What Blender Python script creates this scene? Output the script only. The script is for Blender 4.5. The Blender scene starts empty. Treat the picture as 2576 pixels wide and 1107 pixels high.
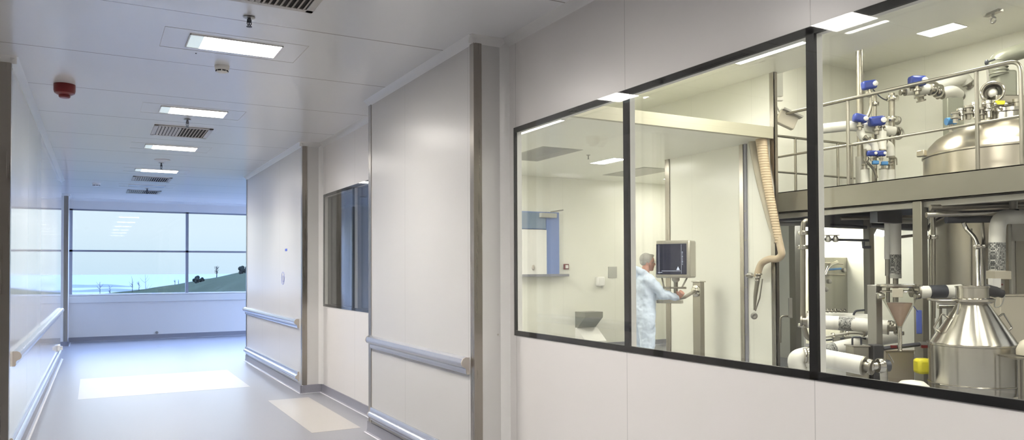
import bpy, bmesh, math, random
from mathutils import Vector, Matrix, noise
random.seed(7)
SC = bpy.context.scene
COL = SC.collection
# ------------------------------------------------------------------ camera
F, YAW, PITCH, ROLL, SH = 1911.07, .50378, .01955, -.0042, 89.69
EYE = Vector((0, 0, 1.5))
FW = Vector((math.sin(YAW)*math.cos(PITCH), math.cos(YAW)*math.cos(PITCH), math.sin(PITCH)))
R0 = Vector((math.cos(YAW), -math.sin(YAW), 0)); U0 = R0.cross(FW)
RT = R0*math.cos(ROLL) + U0*math.sin(ROLL); UP = -R0*math.sin(ROLL) + U0*math.cos(ROLL)
cam = bpy.data.objects.new('camera', bpy.data.cameras.new('camera')); COL.objects.link(cam)
cam.data.sensor_width = 36; cam.data.lens = F/2576*36; cam.data.shift_y = SH/2576; cam.data.clip_end = 30000
cam.matrix_world = Matrix(((RT.x, UP.x, -FW.x, 0), (RT.y, UP.y, -FW.y, 0), (RT.z, UP.z, -FW.z, 1.5), (0, 0, 0, 1)))
SC.camera = cam
SC.view_settings.view_transform = 'Standard'; SC.view_settings.look = 'None'
SC.view_settings.gamma = 1; SC.view_settings.use_curve_mapping = False
SC.view_settings.exposure = 0.13

def ray(px, py): return FW + RT*((px-1288)/F) - UP*((py-553.5-SH)/F)
def aX(px, py, v): d = ray(px, py); return EYE + d*(v/d.x)
def aY(px, py, v): d = ray(px, py); return EYE + d*(v/d.y)
def aZ(px, py, v): d = ray(px, py); return EYE + d*((v-1.5)/d.z)
def aD(px, py, v): return EYE + ray(px, py)*v

# ------------------------------------------------------------------ materials
def mat(name, col, rough=.5, metal=0, spec=.5, var=.04, vscale=6, coat=0, bump=0, bscale=40, stretch=None, trans=0, alpha=1, emit=None, estr=0, rvar=0):
    m = bpy.data.materials.new(name); m.use_nodes = True; nt = m.node_tree; N = nt.nodes; L = nt.links
    b = N['Principled BSDF']
    b.inputs['Roughness'].default_value = rough; b.inputs['Metallic'].default_value = metal
    b.inputs['Specular IOR Level'].default_value = spec; b.inputs['Coat Weight'].default_value = coat
    b.inputs['Transmission Weight'].default_value = trans; b.inputs['Alpha'].default_value = alpha
    tc = N.new('ShaderNodeTexCoord'); mp = N.new('ShaderNodeMapping'); L.new(tc.outputs['Object'], mp.inputs[0])
    if stretch: mp.inputs['Scale'].default_value = stretch
    nz = N.new('ShaderNodeTexNoise'); nz.inputs['Scale'].default_value = vscale; nz.inputs['Detail'].default_value = 4
    L.new(mp.outputs[0], nz.inputs[0])
    mx = N.new('ShaderNodeMix'); mx.data_type = 'RGBA'
    mx.inputs[6].default_value = (*[c*(1-var) for c in col], 1); mx.inputs[7].default_value = (*[min(1, c*(1+var)) for c in col], 1)
    L.new(nz.outputs[0], mx.inputs[0]); L.new(mx.outputs[2], b.inputs['Base Color'])
    m['c'] = 0
    if rvar:
        mr = N.new('ShaderNodeMapRange'); mr.inputs[3].default_value = max(.02, rough-rvar); mr.inputs[4].default_value = rough+rvar
        L.new(nz.outputs[0], mr.inputs[0]); L.new(mr.outputs[0], b.inputs['Roughness'])
    if bump:
        n2 = N.new('ShaderNodeTexNoise'); n2.inputs['Scale'].default_value = bscale; L.new(mp.outputs[0], n2.inputs[0])
        bp = N.new('ShaderNodeBump'); bp.inputs['Strength'].default_value = bump; bp.inputs['Distance'].default_value = .01
        L.new(n2.outputs[0], bp.inputs['Height']); L.new(bp.outputs[0], b.inputs['Normal'])
    if emit:
        b.inputs['Emission Color'].default_value = (*emit, 1); b.inputs['Emission Strength'].default_value = estr
    del m['c']
    return m

def seams(m, axis, start, step, width=.006, dark=(.55, .55, .55)):
    """thin joint lines between panels, in world coordinates"""
    nt = m.node_tree; N = nt.nodes; L = nt.links; b = N['Principled BSDF']
    src = b.inputs['Base Color'].links[0].from_socket
    g = N.new('ShaderNodeNewGeometry'); sp = N.new('ShaderNodeSeparateXYZ'); L.new(g.outputs['Position'], sp.inputs[0])
    def mt(op, a, bb):
        n = N.new('ShaderNodeMath'); n.operation = op
        if isinstance(a, (int, float)): n.inputs[0].default_value = a
        else: L.new(a, n.inputs[0])
        if isinstance(bb, (int, float)): n.inputs[1].default_value = bb
        else: L.new(bb, n.inputs[1])
        return n.outputs[0]
    v = mt('SUBTRACT', sp.outputs[axis], start-step*40+width/2); v = mt('MODULO', v, step); v = mt('LESS_THAN', v, width)
    mx = N.new('ShaderNodeMix'); mx.data_type = 'RGBA'; mx.blend_type = 'MULTIPLY'
    mx.inputs[7].default_value = (*dark, 1); L.new(v, mx.inputs[0]); L.new(src, mx.inputs[6]); L.new(mx.outputs[2], b.inputs['Base Color'])
    return m

M = {}
M['wall'] = seams(mat('white_wall_panel', (.80, .775, .755), .30, var=.012, vscale=.8, spec=.5), 1, 2.062, 1.21, .005, (.72, .72, .72))
M['leftw'] = seams(mat('white_left_panel', (.80, .79, .785), .07, var=.012, vscale=.8), 1, 5.93, 1.21, .005, (.78, .78, .78))
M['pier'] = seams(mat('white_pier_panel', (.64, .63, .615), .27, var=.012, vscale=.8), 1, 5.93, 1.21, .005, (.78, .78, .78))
M['ceil'] = seams(mat('white_ceiling_panel', (.86, .86, .865), .20, var=.015, vscale=.9), 1, 5.018, 1.245, .014, (.52, .50, .48))
M['cove'] = mat('white_cove_plastic', (.80, .79, .77), .3, var=.01)
M['labwall'] = seams(mat('cream_wall_panel', (.80, .795, .715), .25, var=.02, vscale=.7), 0, .5, 1.2, .005, (.85, .85, .85))
M['lab2'] = seams(mat('cream_side_panel', (.80, .795, .715), .25, var=.02, vscale=.7), 1, .3, 1.2, .005, (.85, .85, .85))
M['labceil'] = seams(mat('cream_ceiling_panel', (.85, .845, .76), .3, var=.02, vscale=.7), 1, .3, 1.2, .006, (.85, .85, .85))
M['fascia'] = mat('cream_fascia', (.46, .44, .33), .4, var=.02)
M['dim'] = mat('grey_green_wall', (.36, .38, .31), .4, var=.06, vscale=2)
M['floor'] = mat('grey_blue_vinyl', (.255, .26, .292), .30, var=.09, vscale=160, bump=.02, bscale=90)
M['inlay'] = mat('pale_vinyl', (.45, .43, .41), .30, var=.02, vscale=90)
M['skirt'] = mat('dark_blue_grey_skirting', (.24, .24, .28), .38, var=.08, vscale=60)
M['skline'] = mat('light_sealant', (.62, .62, .66), .5)
M['steel'] = mat('brushed_steel', (.33, .31, .265), .36, 1, var=.08, vscale=5, stretch=(18, 18, .6), rvar=.08)
M['trimst'] = mat('brushed_steel_trim', (.34, .315, .28), .28, 1, var=.06, vscale=2, stretch=(14, 14, .4), rvar=.03)
M['bright'] = mat('polished_steel', (.55, .53, .48), .17, 1, var=.08, vscale=5, stretch=(14, 14, .3), rvar=.03)
def brushed(m, an=.75, rot=.25):
    nt = m.node_tree; b = nt.nodes['Principled BSDF']; t = nt.nodes.new('ShaderNodeTangent'); t.direction_type = 'RADIAL'; t.axis = 'Z'
    b.inputs['Anisotropic'].default_value = an; b.inputs['Anisotropic Rotation'].default_value = rot
    nt.links.new(t.outputs[0], b.inputs['Tangent']); return m
M['spun'] = brushed(mat('spun_drum_steel', (.52, .495, .44), .24, 1, var=.05, vscale=3, stretch=(.5, .5, 30)), .85)
M['tank'] = brushed(mat('brushed_tank_steel', (.50, .46, .385), .30, 1, var=.16, vscale=1.6, stretch=(5, 5, .25)), .6)  # vertical colour streaks imitate the reflections of brushed metal
M['dsteel'] = mat('dull_grey_steel', (.36, .35, .32), .42, .8, var=.12, vscale=4)
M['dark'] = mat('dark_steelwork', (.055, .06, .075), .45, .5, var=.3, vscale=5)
M['beam'] = mat('grey_platform_steel', (.27, .255, .215), .4, .8, var=.12, vscale=3, bump=.02, bscale=12)
M['alu'] = mat('anodised_rail', (.66, .68, .74), .26, .85, var=.06, vscale=8, stretch=(8, .8, 8))
M['cap'] = mat('beige_end_cap', (.46, .42, .38), .5)
M['black'] = mat('black_gasket', (.008, .008, .009), .45, var=.2, spec=.3)
M['blackp'] = mat('black_plastic', (.02, .02, .022), .4)
M['panelst'] = mat('satin_panel', (.42, .41, .34), .4, .5, var=.1, vscale=3)
M['cab'] = mat('beige_steel_cabinet', (.42, .37, .29), .45, .4)
M['white'] = mat('white_plastic', (.82, .81, .78), .35)
M['lag'] = mat('white_pipe_lagging', (.74, .73, .67), .42, var=.04, vscale=5, bump=.05, bscale=14)
M['blue'] = mat('blue_actuator', (.015, .04, .27), .35, var=.15)
M['lblue'] = mat('light_blue_actuator', (.05, .22, .50), .35, var=.15)
M['tag'] = mat('blue_tag', (.10, .16, .62), .6, var=.2, vscale=30)
M['red'] = mat('red_plastic', (.13, .003, .004), .35, var=.1)
M['yellow'] = mat('yellow_bag', (.86, .78, .03), .4, var=.1, bump=.3, bscale=25)
M['hose'] = None
M['frame'] = mat('grey_window_frame', (.30, .31, .36), .4, .3)
M['bluedoor'] = mat('blue_door_paint', (.16, .24, .52), .4)
M['greypane'] = mat('grey_blue_pane', (.20, .27, .38), .15)
M['plate'] = mat('grey_plate', (.42, .42, .38), .5)
M['body'] = mat('hmi_housing_steel', (.50, .48, .41), .34, .6, var=.04)
M['screen'] = mat('dark_screen', (.012, .014, .03), .12, emit=(.03, .035, .07), estr=.35)
M['uiw'] = mat('screen_marks', (.6, .65, .75), .4, emit=(.5, .55, .75), estr=.55)
M['cream'] = mat('machine_cream', (.50, .46, .37), .4, .1)
M['ggrey'] = mat('grey_green_paint', (.20, .205, .165), .35, .2)
M['skin'] = mat('skin', (.58, .30, .22), .5, var=.1, vscale=20)
M['hair'] = mat('grey_hair', (.40, .39, .35), .7, var=.3, vscale=40, stretch=(1, 1, 4), bump=.3, bscale=60)
M['coat'] = mat('pale_blue_coverall', (.66, .76, .90), .75, var=.04, vscale=9, bump=.25, bscale=16)
M['shoe'] = mat('white_boot', (.7, .72, .74), .5)
M['lens'] = mat('clear_lens', (.8, .82, .82), .1, alpha=.35)
M['led'] = mat('lamp_off_diffuser', (.62, .68, .74), .3)
M['ldim'] = mat('lamp_end_diffuser', (.7, .78, .78), .3, emit=(.75, .88, .86), estr=.5)
M['slat'] = mat('grille_metal', (.50, .47, .43), .4, .2)
M['void'] = mat('grille_void', (.05, .045, .04), .8)
M['grass'] = mat('rough_grass', (.019, .024, .016), .9, spec=0, var=.5, vscale=.35, bump=.5, bscale=2)
M['twig'] = mat('bare_twig', (.022, .022, .025), .9, spec=0)
M['bush'] = mat('dark_bush', (.004, .007, .006), .9, spec=0, var=.4, vscale=5)
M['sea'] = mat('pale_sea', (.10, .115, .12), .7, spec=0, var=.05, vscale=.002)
M['land'] = mat('hazed_land', (.060, .072, .082), .9, spec=0, var=.2, vscale=.02)  # distance haze is mixed into this flat blue-grey
M['powder'] = mat('pink_powder', (.58, .42, .34), .9, var=.15, vscale=20)

def lampmat(name, col, s, down=0):
    m = bpy.data.materials.new(name); m.use_nodes = True; N = m.node_tree.nodes; L = m.node_tree.links
    for n in list(N):
        if n.type == 'BSDF_PRINCIPLED': N.remove(n)
    e = N.new('ShaderNodeEmission'); e.inputs[0].default_value = (*col, 1); e.inputs[1].default_value = s
    L.new(e.outputs[0], N['Material Output'].inputs[0])
    if down:   # louvred fitting: most light leaves along the fitting's own axis
        g = N.new('ShaderNodeNewGeometry'); d = N.new('ShaderNodeVectorMath'); d.operation = 'DOT_PRODUCT'
        L.new(g.outputs['Normal'], d.inputs[0]); L.new(g.outputs['Incoming'], d.inputs[1])
        p = N.new('ShaderNodeMath'); p.operation = 'POWER'; L.new(d.outputs['Value'], p.inputs[0]); p.inputs[1].default_value = down
        q = N.new('ShaderNodeMath'); q.operation = 'MULTIPLY_ADD'; L.new(p.outputs[0], q.inputs[0]); q.inputs[1].default_value = s; q.inputs[2].default_value = s*.05
        L.new(q.outputs[0], e.inputs[1])
    return m
M['lamp'] = lampmat('corridor_lamp', (1, .95, .88), 160, 1.25)
M['lablamp'] = lampmat('lab_lamp', (1, .965, .89), 30.0)
M['lablamp2'] = lampmat('lab_lamp_soft', (1, .965, .89), 26)
M['recess'] = lampmat('batten_fill_lamp', (1, .95, .82), 60)
M['hallfill'] = lampmat('hall_fill_lamp', (1, .95, .85), 52)
M['recessfill'] = lampmat('recess_ceiling_fill', (1, .965, .89), 23)
M['tubelamp'] = lampmat('tube_lamp', (.97, .98, 1), 22.0)

def glassmat(name, tint, refl=1.0, ior=1.5):
    m = bpy.data.materials.new(name); m.use_nodes = True; N = m.node_tree.nodes; L = m.node_tree.links
    for n in list(N):
        if n.type == 'BSDF_PRINCIPLED': N.remove(n)
    t = N.new('ShaderNodeBsdfTransparent'); t.inputs[0].default_value = (*tint, 1)
    g = N.new('ShaderNodeBsdfGlossy'); g.inputs['Roughness'].default_value = .015
    f = N.new('ShaderNodeFresnel'); ge = N.new('ShaderNodeNewGeometry'); im = N.new('ShaderNodeMapRange')
    im.inputs[3].default_value = ior; im.inputs[4].default_value = 1/ior
    L.new(ge.outputs['Backfacing'], im.inputs[0]); L.new(im.outputs[0], f.inputs[0])
    nz = N.new('ShaderNodeTexNoise'); nz.inputs['Scale'].default_value = 1.5
    tc = N.new('ShaderNodeTexCoord'); L.new(tc.outputs['Object'], nz.inputs[0])
    mr = N.new('ShaderNodeMapRange'); mr.inputs[3].default_value = .010; mr.inputs[4].default_value = .03
    L.new(nz.outputs[0], mr.inputs[0]); L.new(mr.outputs[0], g.inputs['Roughness'])
    x = N.new('ShaderNodeMixShader'); L.new(f.outputs[0], x.inputs[0]); L.new(t.outputs[0], x.inputs[1]); L.new(g.outputs[0], x.inputs[2])
    L.new(x.outputs[0], N['Material Output'].inputs[0]); return m
M['glass'] = glassmat('window_glass', (.985, .99, .98))
M['clear'] = glassmat('outer_window_glass', (.997, 1, 1))
M['funnel'] = glassmat('clear_funnel', (.86, .86, .83), ior=1.6)

# ribbed hose and printed label bands
def striped(name, c1, c2, scale, axis='Z', rough=.45, thr=.5):
    m = mat(name, c1, rough); nt = m.node_tree; N = nt.nodes; L = nt.links; b = N['Principled BSDF']
    tc = N.new('ShaderNodeTexCoord'); w = N.new('ShaderNodeTexWave'); w.bands_direction = axis; w.inputs['Scale'].default_value = scale
    L.new(tc.outputs['Object'], w.inputs[0])
    mx = N.new('ShaderNodeMix'); mx.data_type = 'RGBA'; mx.inputs[6].default_value = (*c1, 1); mx.inputs[7].default_value = (*c2, 1)
    L.new(w.outputs['Fac'], mx.inputs[0]); L.new(mx.outputs[2], b.inputs['Base Color'])
    bp = N.new('ShaderNodeBump'); bp.inputs['Strength'].default_value = .5; bp.inputs['Distance'].default_value = .01
    L.new(w.outputs['Fac'], bp.inputs['Height']); L.new(bp.outputs[0], b.inputs['Normal'])
    return m
M['hose'] = striped('ribbed_beige_hose', (.50, .39, .25), (.58, .47, .32), 9)
M['hose2'] = mat('beige_hose_sleeve', (.55, .50, .39), .5, var=.1, alpha=.8)
M['smooth'] = mat('beige_rubber_hose', (.52, .42, .29), .4, var=.08)
def printed(name):
    m = mat(name, (.03, .035, .04), .5); nt = m.node_tree; N = nt.nodes; L = nt.links; b = N['Principled BSDF']
    tc = N.new('ShaderNodeTexCoord'); br = N.new('ShaderNodeTexBrick'); L.new(tc.outputs['Generated'], br.inputs[0])
    mp = N.new('ShaderNodeMapping'); mp.inputs['Rotation'].default_value = (math.pi/2, 0, 0); L.new(tc.outputs['Generated'], mp.inputs[0]); L.new(mp.outputs[0], br.inputs[0])
    br.inputs['Color1'].default_value = (.75, .75, .7, 1); br.inputs['Color2'].default_value = (.03, .03, .03, 1); br.inputs['Mortar'].default_value = (.02, .025, .03, 1)
    br.inputs['Scale'].default_value = 9; br.inputs['Mortar Size'].default_value = .045; br.inputs['Brick Width'].default_value = .35; br.inputs['Row Height'].default_value = .5
    L.new(br.outputs[0], b.inputs['Base Color']); return m
M['print'] = printed('printed_pipe_label')

# ------------------------------------------------------------------ mesh builder
LOC = {}
class MB:
    def __init__(s, xf=None): s.v = []; s.f = []; s.xf = xf
    def add(s, vs, fs):
        n = len(s.v); s.v += [s.xf @ Vector(v) if s.xf else Vector(v) for v in vs]; s.f += [[i+n for i in f] for f in fs]; return s
    def box(s, x0, x1, y0, y1, z0, z1):
        x0, x1 = sorted((x0, x1)); y0, y1 = sorted((y0, y1)); z0, z1 = sorted((z0, z1))
        return s.add([(x0,y0,z0),(x1,y0,z0),(x1,y1,z0),(x0,y1,z0),(x0,y0,z1),(x1,y0,z1),(x1,y1,z1),(x0,y1,z1)],
                     [(0,3,2,1),(4,5,6,7),(0,1,5,4),(1,2,6,5),(2,3,7,6),(3,0,4,7)])
    def obox(s, c, a, b, d):
        """oriented box: centre and three half-axis vectors"""
        c, a, b, d = map(Vector, (c, a, b, d))
        if a.cross(b).dot(d) < 0: a = -a
        vs = [c-a-b-d, c+a-b-d, c+a+b-d, c-a+b-d, c-a-b+d, c+a-b+d, c+a+b+d, c-a+b+d]
        return s.add(vs, [(0,3,2,1),(4,5,6,7),(0,1,5,4),(1,2,6,5),(2,3,7,6),(3,0,4,7)])
    def tube(s, pts, r, n=14, cap=True):
        pts = [Vector(p) for p in pts]; m = len(pts); rs = r if isinstance(r, (list, tuple)) else [r]*m
        t0 = (pts[1]-pts[0]).normalized(); up = Vector((0,0,1)) if abs(t0.z) < .9 else Vector((1,0,0))
        u = t0.cross(up).normalized(); vs = []; tp = t0
        for i, p in enumerate(pts):
            t = (pts[min(i+1, m-1)]-pts[max(i-1, 0)]).normalized()
            ax = tp.cross(t)
            if ax.length > 1e-7: u = Matrix.Rotation(tp.angle(t), 3, ax.normalized()) @ u
            tp = t; w = t.cross(u).normalized()
            for k in range(n):
                a = 2*math.pi*k/n; vs.append(p + (u*math.cos(a)+w*math.sin(a))*rs[i])
        fs = [(i*n+k, i*n+(k+1)%n, (i+1)*n+(k+1)%n, (i+1)*n+k) for i in range(m-1) for k in range(n)]
        if cap: fs += [tuple(range(n))[::-1], tuple((m-1)*n+k for k in range(n))]
        return s.add(vs, fs)
    def lathe(s, prof, c, ax=(0,0,1), n=32, cap=True):
        ax = Vector(ax).normalized(); c = Vector(c); up = Vector((1,0,0)) if abs(ax.x) < .9 else Vector((0,1,0))
        u = ax.cross(up).normalized(); w = ax.cross(u); vs = []
        for r, z in prof:
            for k in range(n):
                a = 2*math.pi*k/n; vs.append(c+ax*z+(u*math.cos(a)+w*math.sin(a))*max(r, 1e-4))
        m = len(prof); fs = [(i*n+k, i*n+(k+1)%n, (i+1)*n+(k+1)%n, (i+1)*n+k) for i in range(m-1) for k in range(n)]
        if cap: fs += [tuple(range(n))[::-1], tuple((m-1)*n+k for k in range(n))]
        return s.add(vs, fs)
    def cyl(s, a, b, r, n=20): return s.tube([a, b], r, n)
    def ball(s, c, r, n=14, rot=None):
        c = Vector(c); r = (r,)*3 if isinstance(r, (int, float)) else r; vs = []; k = n//2+1
        for i in range(1, k):
            th = math.pi*i/k
            for j in range(n):
                a = 2*math.pi*j/n; p = Vector((r[0]*math.sin(th)*math.cos(a), r[1]*math.sin(th)*math.sin(a), r[2]*math.cos(th)))
                vs.append(c+(rot @ p if rot else p))
        q = len(vs); t = Vector((0,0,r[2])); b = -t
        vs += [c+(rot @ t if rot else t), c+(rot @ b if rot else b)]
        fs = [(i*n+j, (i+1)*n+j, (i+1)*n+(j+1)%n, i*n+(j+1)%n) for i in range(k-2) for j in range(n)]
        fs += [(q, j, (j+1)%n) for j in range(n)] + [(q+1, (k-2)*n+(j+1)%n, (k-2)*n+j) for j in range(n)]
        return s.add(vs, fs)
    def torus(s, c, ax, R, r, n=24, m=8):
        ax = Vector(ax).normalized(); c = Vector(c); up = Vector((1,0,0)) if abs(ax.x) < .9 else Vector((0,1,0))
        u = ax.cross(up).normalized(); w = ax.cross(u); vs = []
        for i in range(n):
            a = 2*math.pi*i/n; d = u*math.cos(a)+w*math.sin(a)
            for j in range(m):
                b = 2*math.pi*j/m; vs.append(c+d*(R+r*math.cos(b))+ax*r*math.sin(b))
        return s.add(vs, [(i*m+j, i*m+(j+1)%m, ((i+1)%n)*m+(j+1)%m, ((i+1)%n)*m+j) for i in range(n) for j in range(m)])
    def prism(s, poly, a, b, ea, eb):
        """polygon (in basis ea, eb) swept from point a to point b"""
        a, b, ea, eb = map(Vector, (a, b, ea, eb)); n = len(poly)
        vs = [a+ea*p+eb*q for p, q in poly]+[b+ea*p+eb*q for p, q in poly]
        return s.add(vs, [(i, (i+1)%n, n+(i+1)%n, n+i) for i in range(n)]+[tuple(range(n))[::-1], tuple(range(n, 2*n))])
    def build(s, name, m, parent=None, label=None, cat=None, group=None, kind=None, bevel=0, org=None, smooth=True):
        me = bpy.data.meshes.new(name)
        xs = [v.x for v in s.v]; ys = [v.y for v in s.v]; zs = [v.z for v in s.v]
        o = Vector(org) if org else Vector(((min(xs)+max(xs))/2, (min(ys)+max(ys))/2, min(zs)))
        me.from_pydata([v-o for v in s.v], [], s.f); me.validate()
        bm = bmesh.new(); bm.from_mesh(me); bmesh.ops.recalc_face_normals(bm, faces=bm.faces)
        for f in bm.faces: f.smooth = smooth
        for e in bm.edges:
            if len(e.link_faces) == 2 and e.calc_face_angle(0) > .6: e.smooth = False
        bm.to_mesh(me); bm.free()
        me.materials.append(M[m] if isinstance(m, str) else m)
        ob = bpy.data.objects.new(name, me); COL.objects.link(ob)
        if parent: ob.parent = parent; ob.location = o-LOC[parent.name]
        else: ob.location = o
        LOC[ob.name] = o
        if bevel:
            bv = ob.modifiers.new('bevel', 'BEVEL'); bv.width = bevel; bv.segments = 2; bv.limit_method = 'ANGLE'; bv.angle_limit = .6
        return tag(ob, label, cat, group, kind)
def tag(o, label=None, cat=None, group=None, kind=None):
    if label: o['label'] = label
    if cat: o['category'] = cat
    if group: o['group'] = group
    if kind: o['kind'] = kind
    return o
def thing(name, loc, label, cat, group=None):
    o = bpy.data.objects.new(name, None); COL.objects.link(o); o.location = loc; o.empty_display_size = .1
    LOC[o.name] = Vector(loc); return tag(o, label, cat, group)
def dup(root, delta, label=None):
    def rec(o, par):
        c = o.copy(); COL.objects.link(c)
        if par: c.parent = par
        LOC[c.name] = LOC[o.name]+Vector(delta)
        for ch in [x for x in ALLKIDS(o)]: rec(ch, c)
        return c
    c = rec(root, None); c.location = root.location+Vector(delta)
    if label: c['label'] = label
    return c
def ALLKIDS(o): return [x for x in COL.objects if x.parent == o]
def S(name, mb, m, **k): return mb.build(name, m, kind='structure', **k)
def fillet(pts, r, seg=6):
    pts = [Vector(p) for p in pts]; out = [pts[0]]
    for i in range(1, len(pts)-1):
        a, b, c = pts[i-1], pts[i], pts[i+1]; d1 = (a-b); d2 = (c-b); q = min(r, d1.length*.49, d2.length*.49)
        p0 = b+d1.normalized()*q; p2 = b+d2.normalized()*q
        for k in range(seg+1):
            t = k/seg; out.append(p0*(1-t)**2+b*2*t*(1-t)+p2*t*t)
    out.append(pts[-1]); return out

HC = 3.096
XW, XG2 = 2.507, 2.562
XP = 2.26
# ------------------------------------------------------------------ corridor shell
S('floor', MB().box(-4.3, 12, -3.1, 19, -.1, 0), 'floor')
S('ceiling', MB().box(-4.3, XG2, -3.1, 19, HC, HC+.1).box(XG2, 6.1, 13.3, 19, HC, HC+.1), 'ceil')
w = MB()
Z0, Z1 = 1.062, 2.470
w.box(XW, XG2, -3, -.33, 0, 4.3); w.box(XW, XG2, -.33, 4.512, 0, Z0+.0); w.box(XW, XG2, -.33, 4.512, Z1, 4.3)
w.box(XW, XG2, 4.512, 6.98, 0, 4.3); w.box(XW, XG2, 6.98, 9.40, 0, 1.068); w.box(XW, XG2, 6.98, 9.40, 2.45, 4.3); w.box(XW, XG2, 9.40, 13.38, 0, 4.3)
S('wall_right', w, 'wall')
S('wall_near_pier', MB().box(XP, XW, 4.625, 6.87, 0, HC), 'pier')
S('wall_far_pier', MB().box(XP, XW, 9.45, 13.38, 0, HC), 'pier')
LX = lambda y: -.586+.00623*y
YL0, YL1 = 6.68, 15.3
S('wall_left', MB().add([(LX(YL0), YL0, 0), (LX(YL1), YL1, 0), (LX(YL1)-.13, YL1, 0), (LX(YL0)-.13, YL0, 0),
   (LX(YL0), YL0, HC), (LX(YL1), YL1, HC), (LX(YL1)-.13, YL1, HC), (LX(YL0)-.13, YL0, HC)],
   [(0,3,2,1),(4,5,6,7),(0,1,5,4),(1,2,6,5),(2,3,7,6),(3,0,4,7)]), 'leftw')
S('wall_left_return', MB().box(-4.2, LX(7)-.13, YL0, YL0+.12, 0, HC).box(-4.2, LX(15)-.13, YL1-.12, YL1, 0, HC), 'wall')
S('wall_left_outer', MB().box(-4.3, -4.2, -3, 15.5, 0, HC).box(-4.3, -4.2, 17.7, 19, 0, HC).box(-4.3, -4.2, 15.5, 17.7, 0, .6).box(-4.3, -4.2, 15.5, 17.7, 2.9, HC), 'wall')  # out-of-view opening added so daylight enters from the left
S('wall_far_corner', MB().box(-4.2, -.455, 17.83, 18.85, 0, HC), 'wall')
YF = 18.85
S('wall_far', MB().box(-.455, 6.0, YF, YF+.16, 0, 1.0).box(-.455, 6.0, YF, YF+.16, 2.87, HC), 'wall')
S('wall_lobby', MB().box(6.0, 6.1, 13.4, 14, 0, HC).box(6.0, 6.1, 18.5, 19, 0, HC).box(6.0, 6.1, 14, 18.5, 0, .6).box(6.0, 6.1, 14, 18.5, 2.9, HC).box(XW, 6.1, 13.3, 13.4, 0, HC), 'wall')  # opening in the unseen side wall, added for daylight
S('wall_back', MB().box(-4.3, 12, -3.1, -3, 0, 5.1), 'wall')
# steel corner guards and panel edges
def guard(name, x, y, sx, sy, z1=HC-.045, leg=.052, t=.006, m='trimst', z0=.1):
    """L-shaped guard wrapping a corner; sx, sy point away from the corner along the faces"""
    g = MB(); g.box(x-t if sx > 0 else x, x+sx*leg if sx > 0 else x+t, y, y-sy*t, z0, z1) if False else None
    g.box(min(x-t*(1 if sx > 0 else -1), x+sx*leg), max(x-t*(1 if sx > 0 else -1), x+sx*leg), min(y, y-sy*t), max(y, y-sy*t), z0, z1)
    g.box(min(x, x-sx*t), max(x, x-sx*t), min(y, y+sy*leg), max(y, y+sy*leg), z0, z1)
    return S(name, g, m)
guard('trim_corner_guard', XP, 4.625, 1, 1, leg=.055)
guard('trim_corner_guard', XP, 9.45, 1, 1, leg=.055)
S('trim_pier_edge', MB().box(XP-.005, XP, 6.80, 6.875, .1, HC-.045), 'trimst')
S('trim_pier_edge', MB().box(XP-.005, XP, 13.31, 13.385, .1, HC-.045), 'trimst')
guard('trim_left_guard', LX(YL0), YL0, -1, 1, leg=.07)
guard('trim_far_guard', -.455, 17.83, -1, 1, leg=.07)
# coves and cornices
CV = [(0, 0), (.05, 0), (.03, .012), (.012, .03), (0, .05)]
c = MB()
c.prism(CV, (XW, -3, HC), (XW, 4.625, HC), (-1,0,0), (0,0,-1))
c.prism(CV, (XP-0, 4.60, HC), (XP, 6.9, HC), (-1,0,0), (0,0,-1))
c.prism(CV, (XP-.04, 4.625, HC), (XW, 4.625, HC), (0,-1,0), (0,0,-1))
c.prism(CV, (XW, 6.87, HC), (XW, 9.45, HC), (-1,0,0), (0,0,-1))
c.prism(CV, (XP-.04, 9.45, HC), (XW, 9.45, HC), (0,-1,0), (0,0,-1))
c.prism(CV, (XP, 9.42, HC), (XP, 13.4, HC), (-1,0,0), (0,0,-1))
S('trim_cornice_right', c, 'cove')
c = MB()
c.prism(CV, (LX(YL0), YL0-.03, HC), (LX(YL1), YL1, HC), (1,0,0), (0,0,-1))
c.prism(CV, (-4.2, YL0, HC), (LX(YL0)+.04, YL0, HC), (0,-1,0), (0,0,-1))
c.prism(CV, (-4.2, 17.83, HC), (-.415, 17.83, HC), (0,-1,0), (0,0,-1))
c.prism(CV, (-.455, 17.8, HC), (-.455, YF, HC), (1,0,0), (0,0,-1))
c.prism(CV, (-.455, YF, HC), (6, YF, HC), (0,-1,0), (0,0,-1))
S('trim_cornice_left', c, 'cove')
c = MB()
c.prism(CV, (XW, 4.625, .1), (XW, 4.625, HC), (-1,0,0), (0,-1,0))
c.prism(CV, (XW, 9.45, .1), (XW, 9.45, HC), (-1,0,0), (0,-1,0))
S('trim_corner_cove', c, 'cove')
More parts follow.
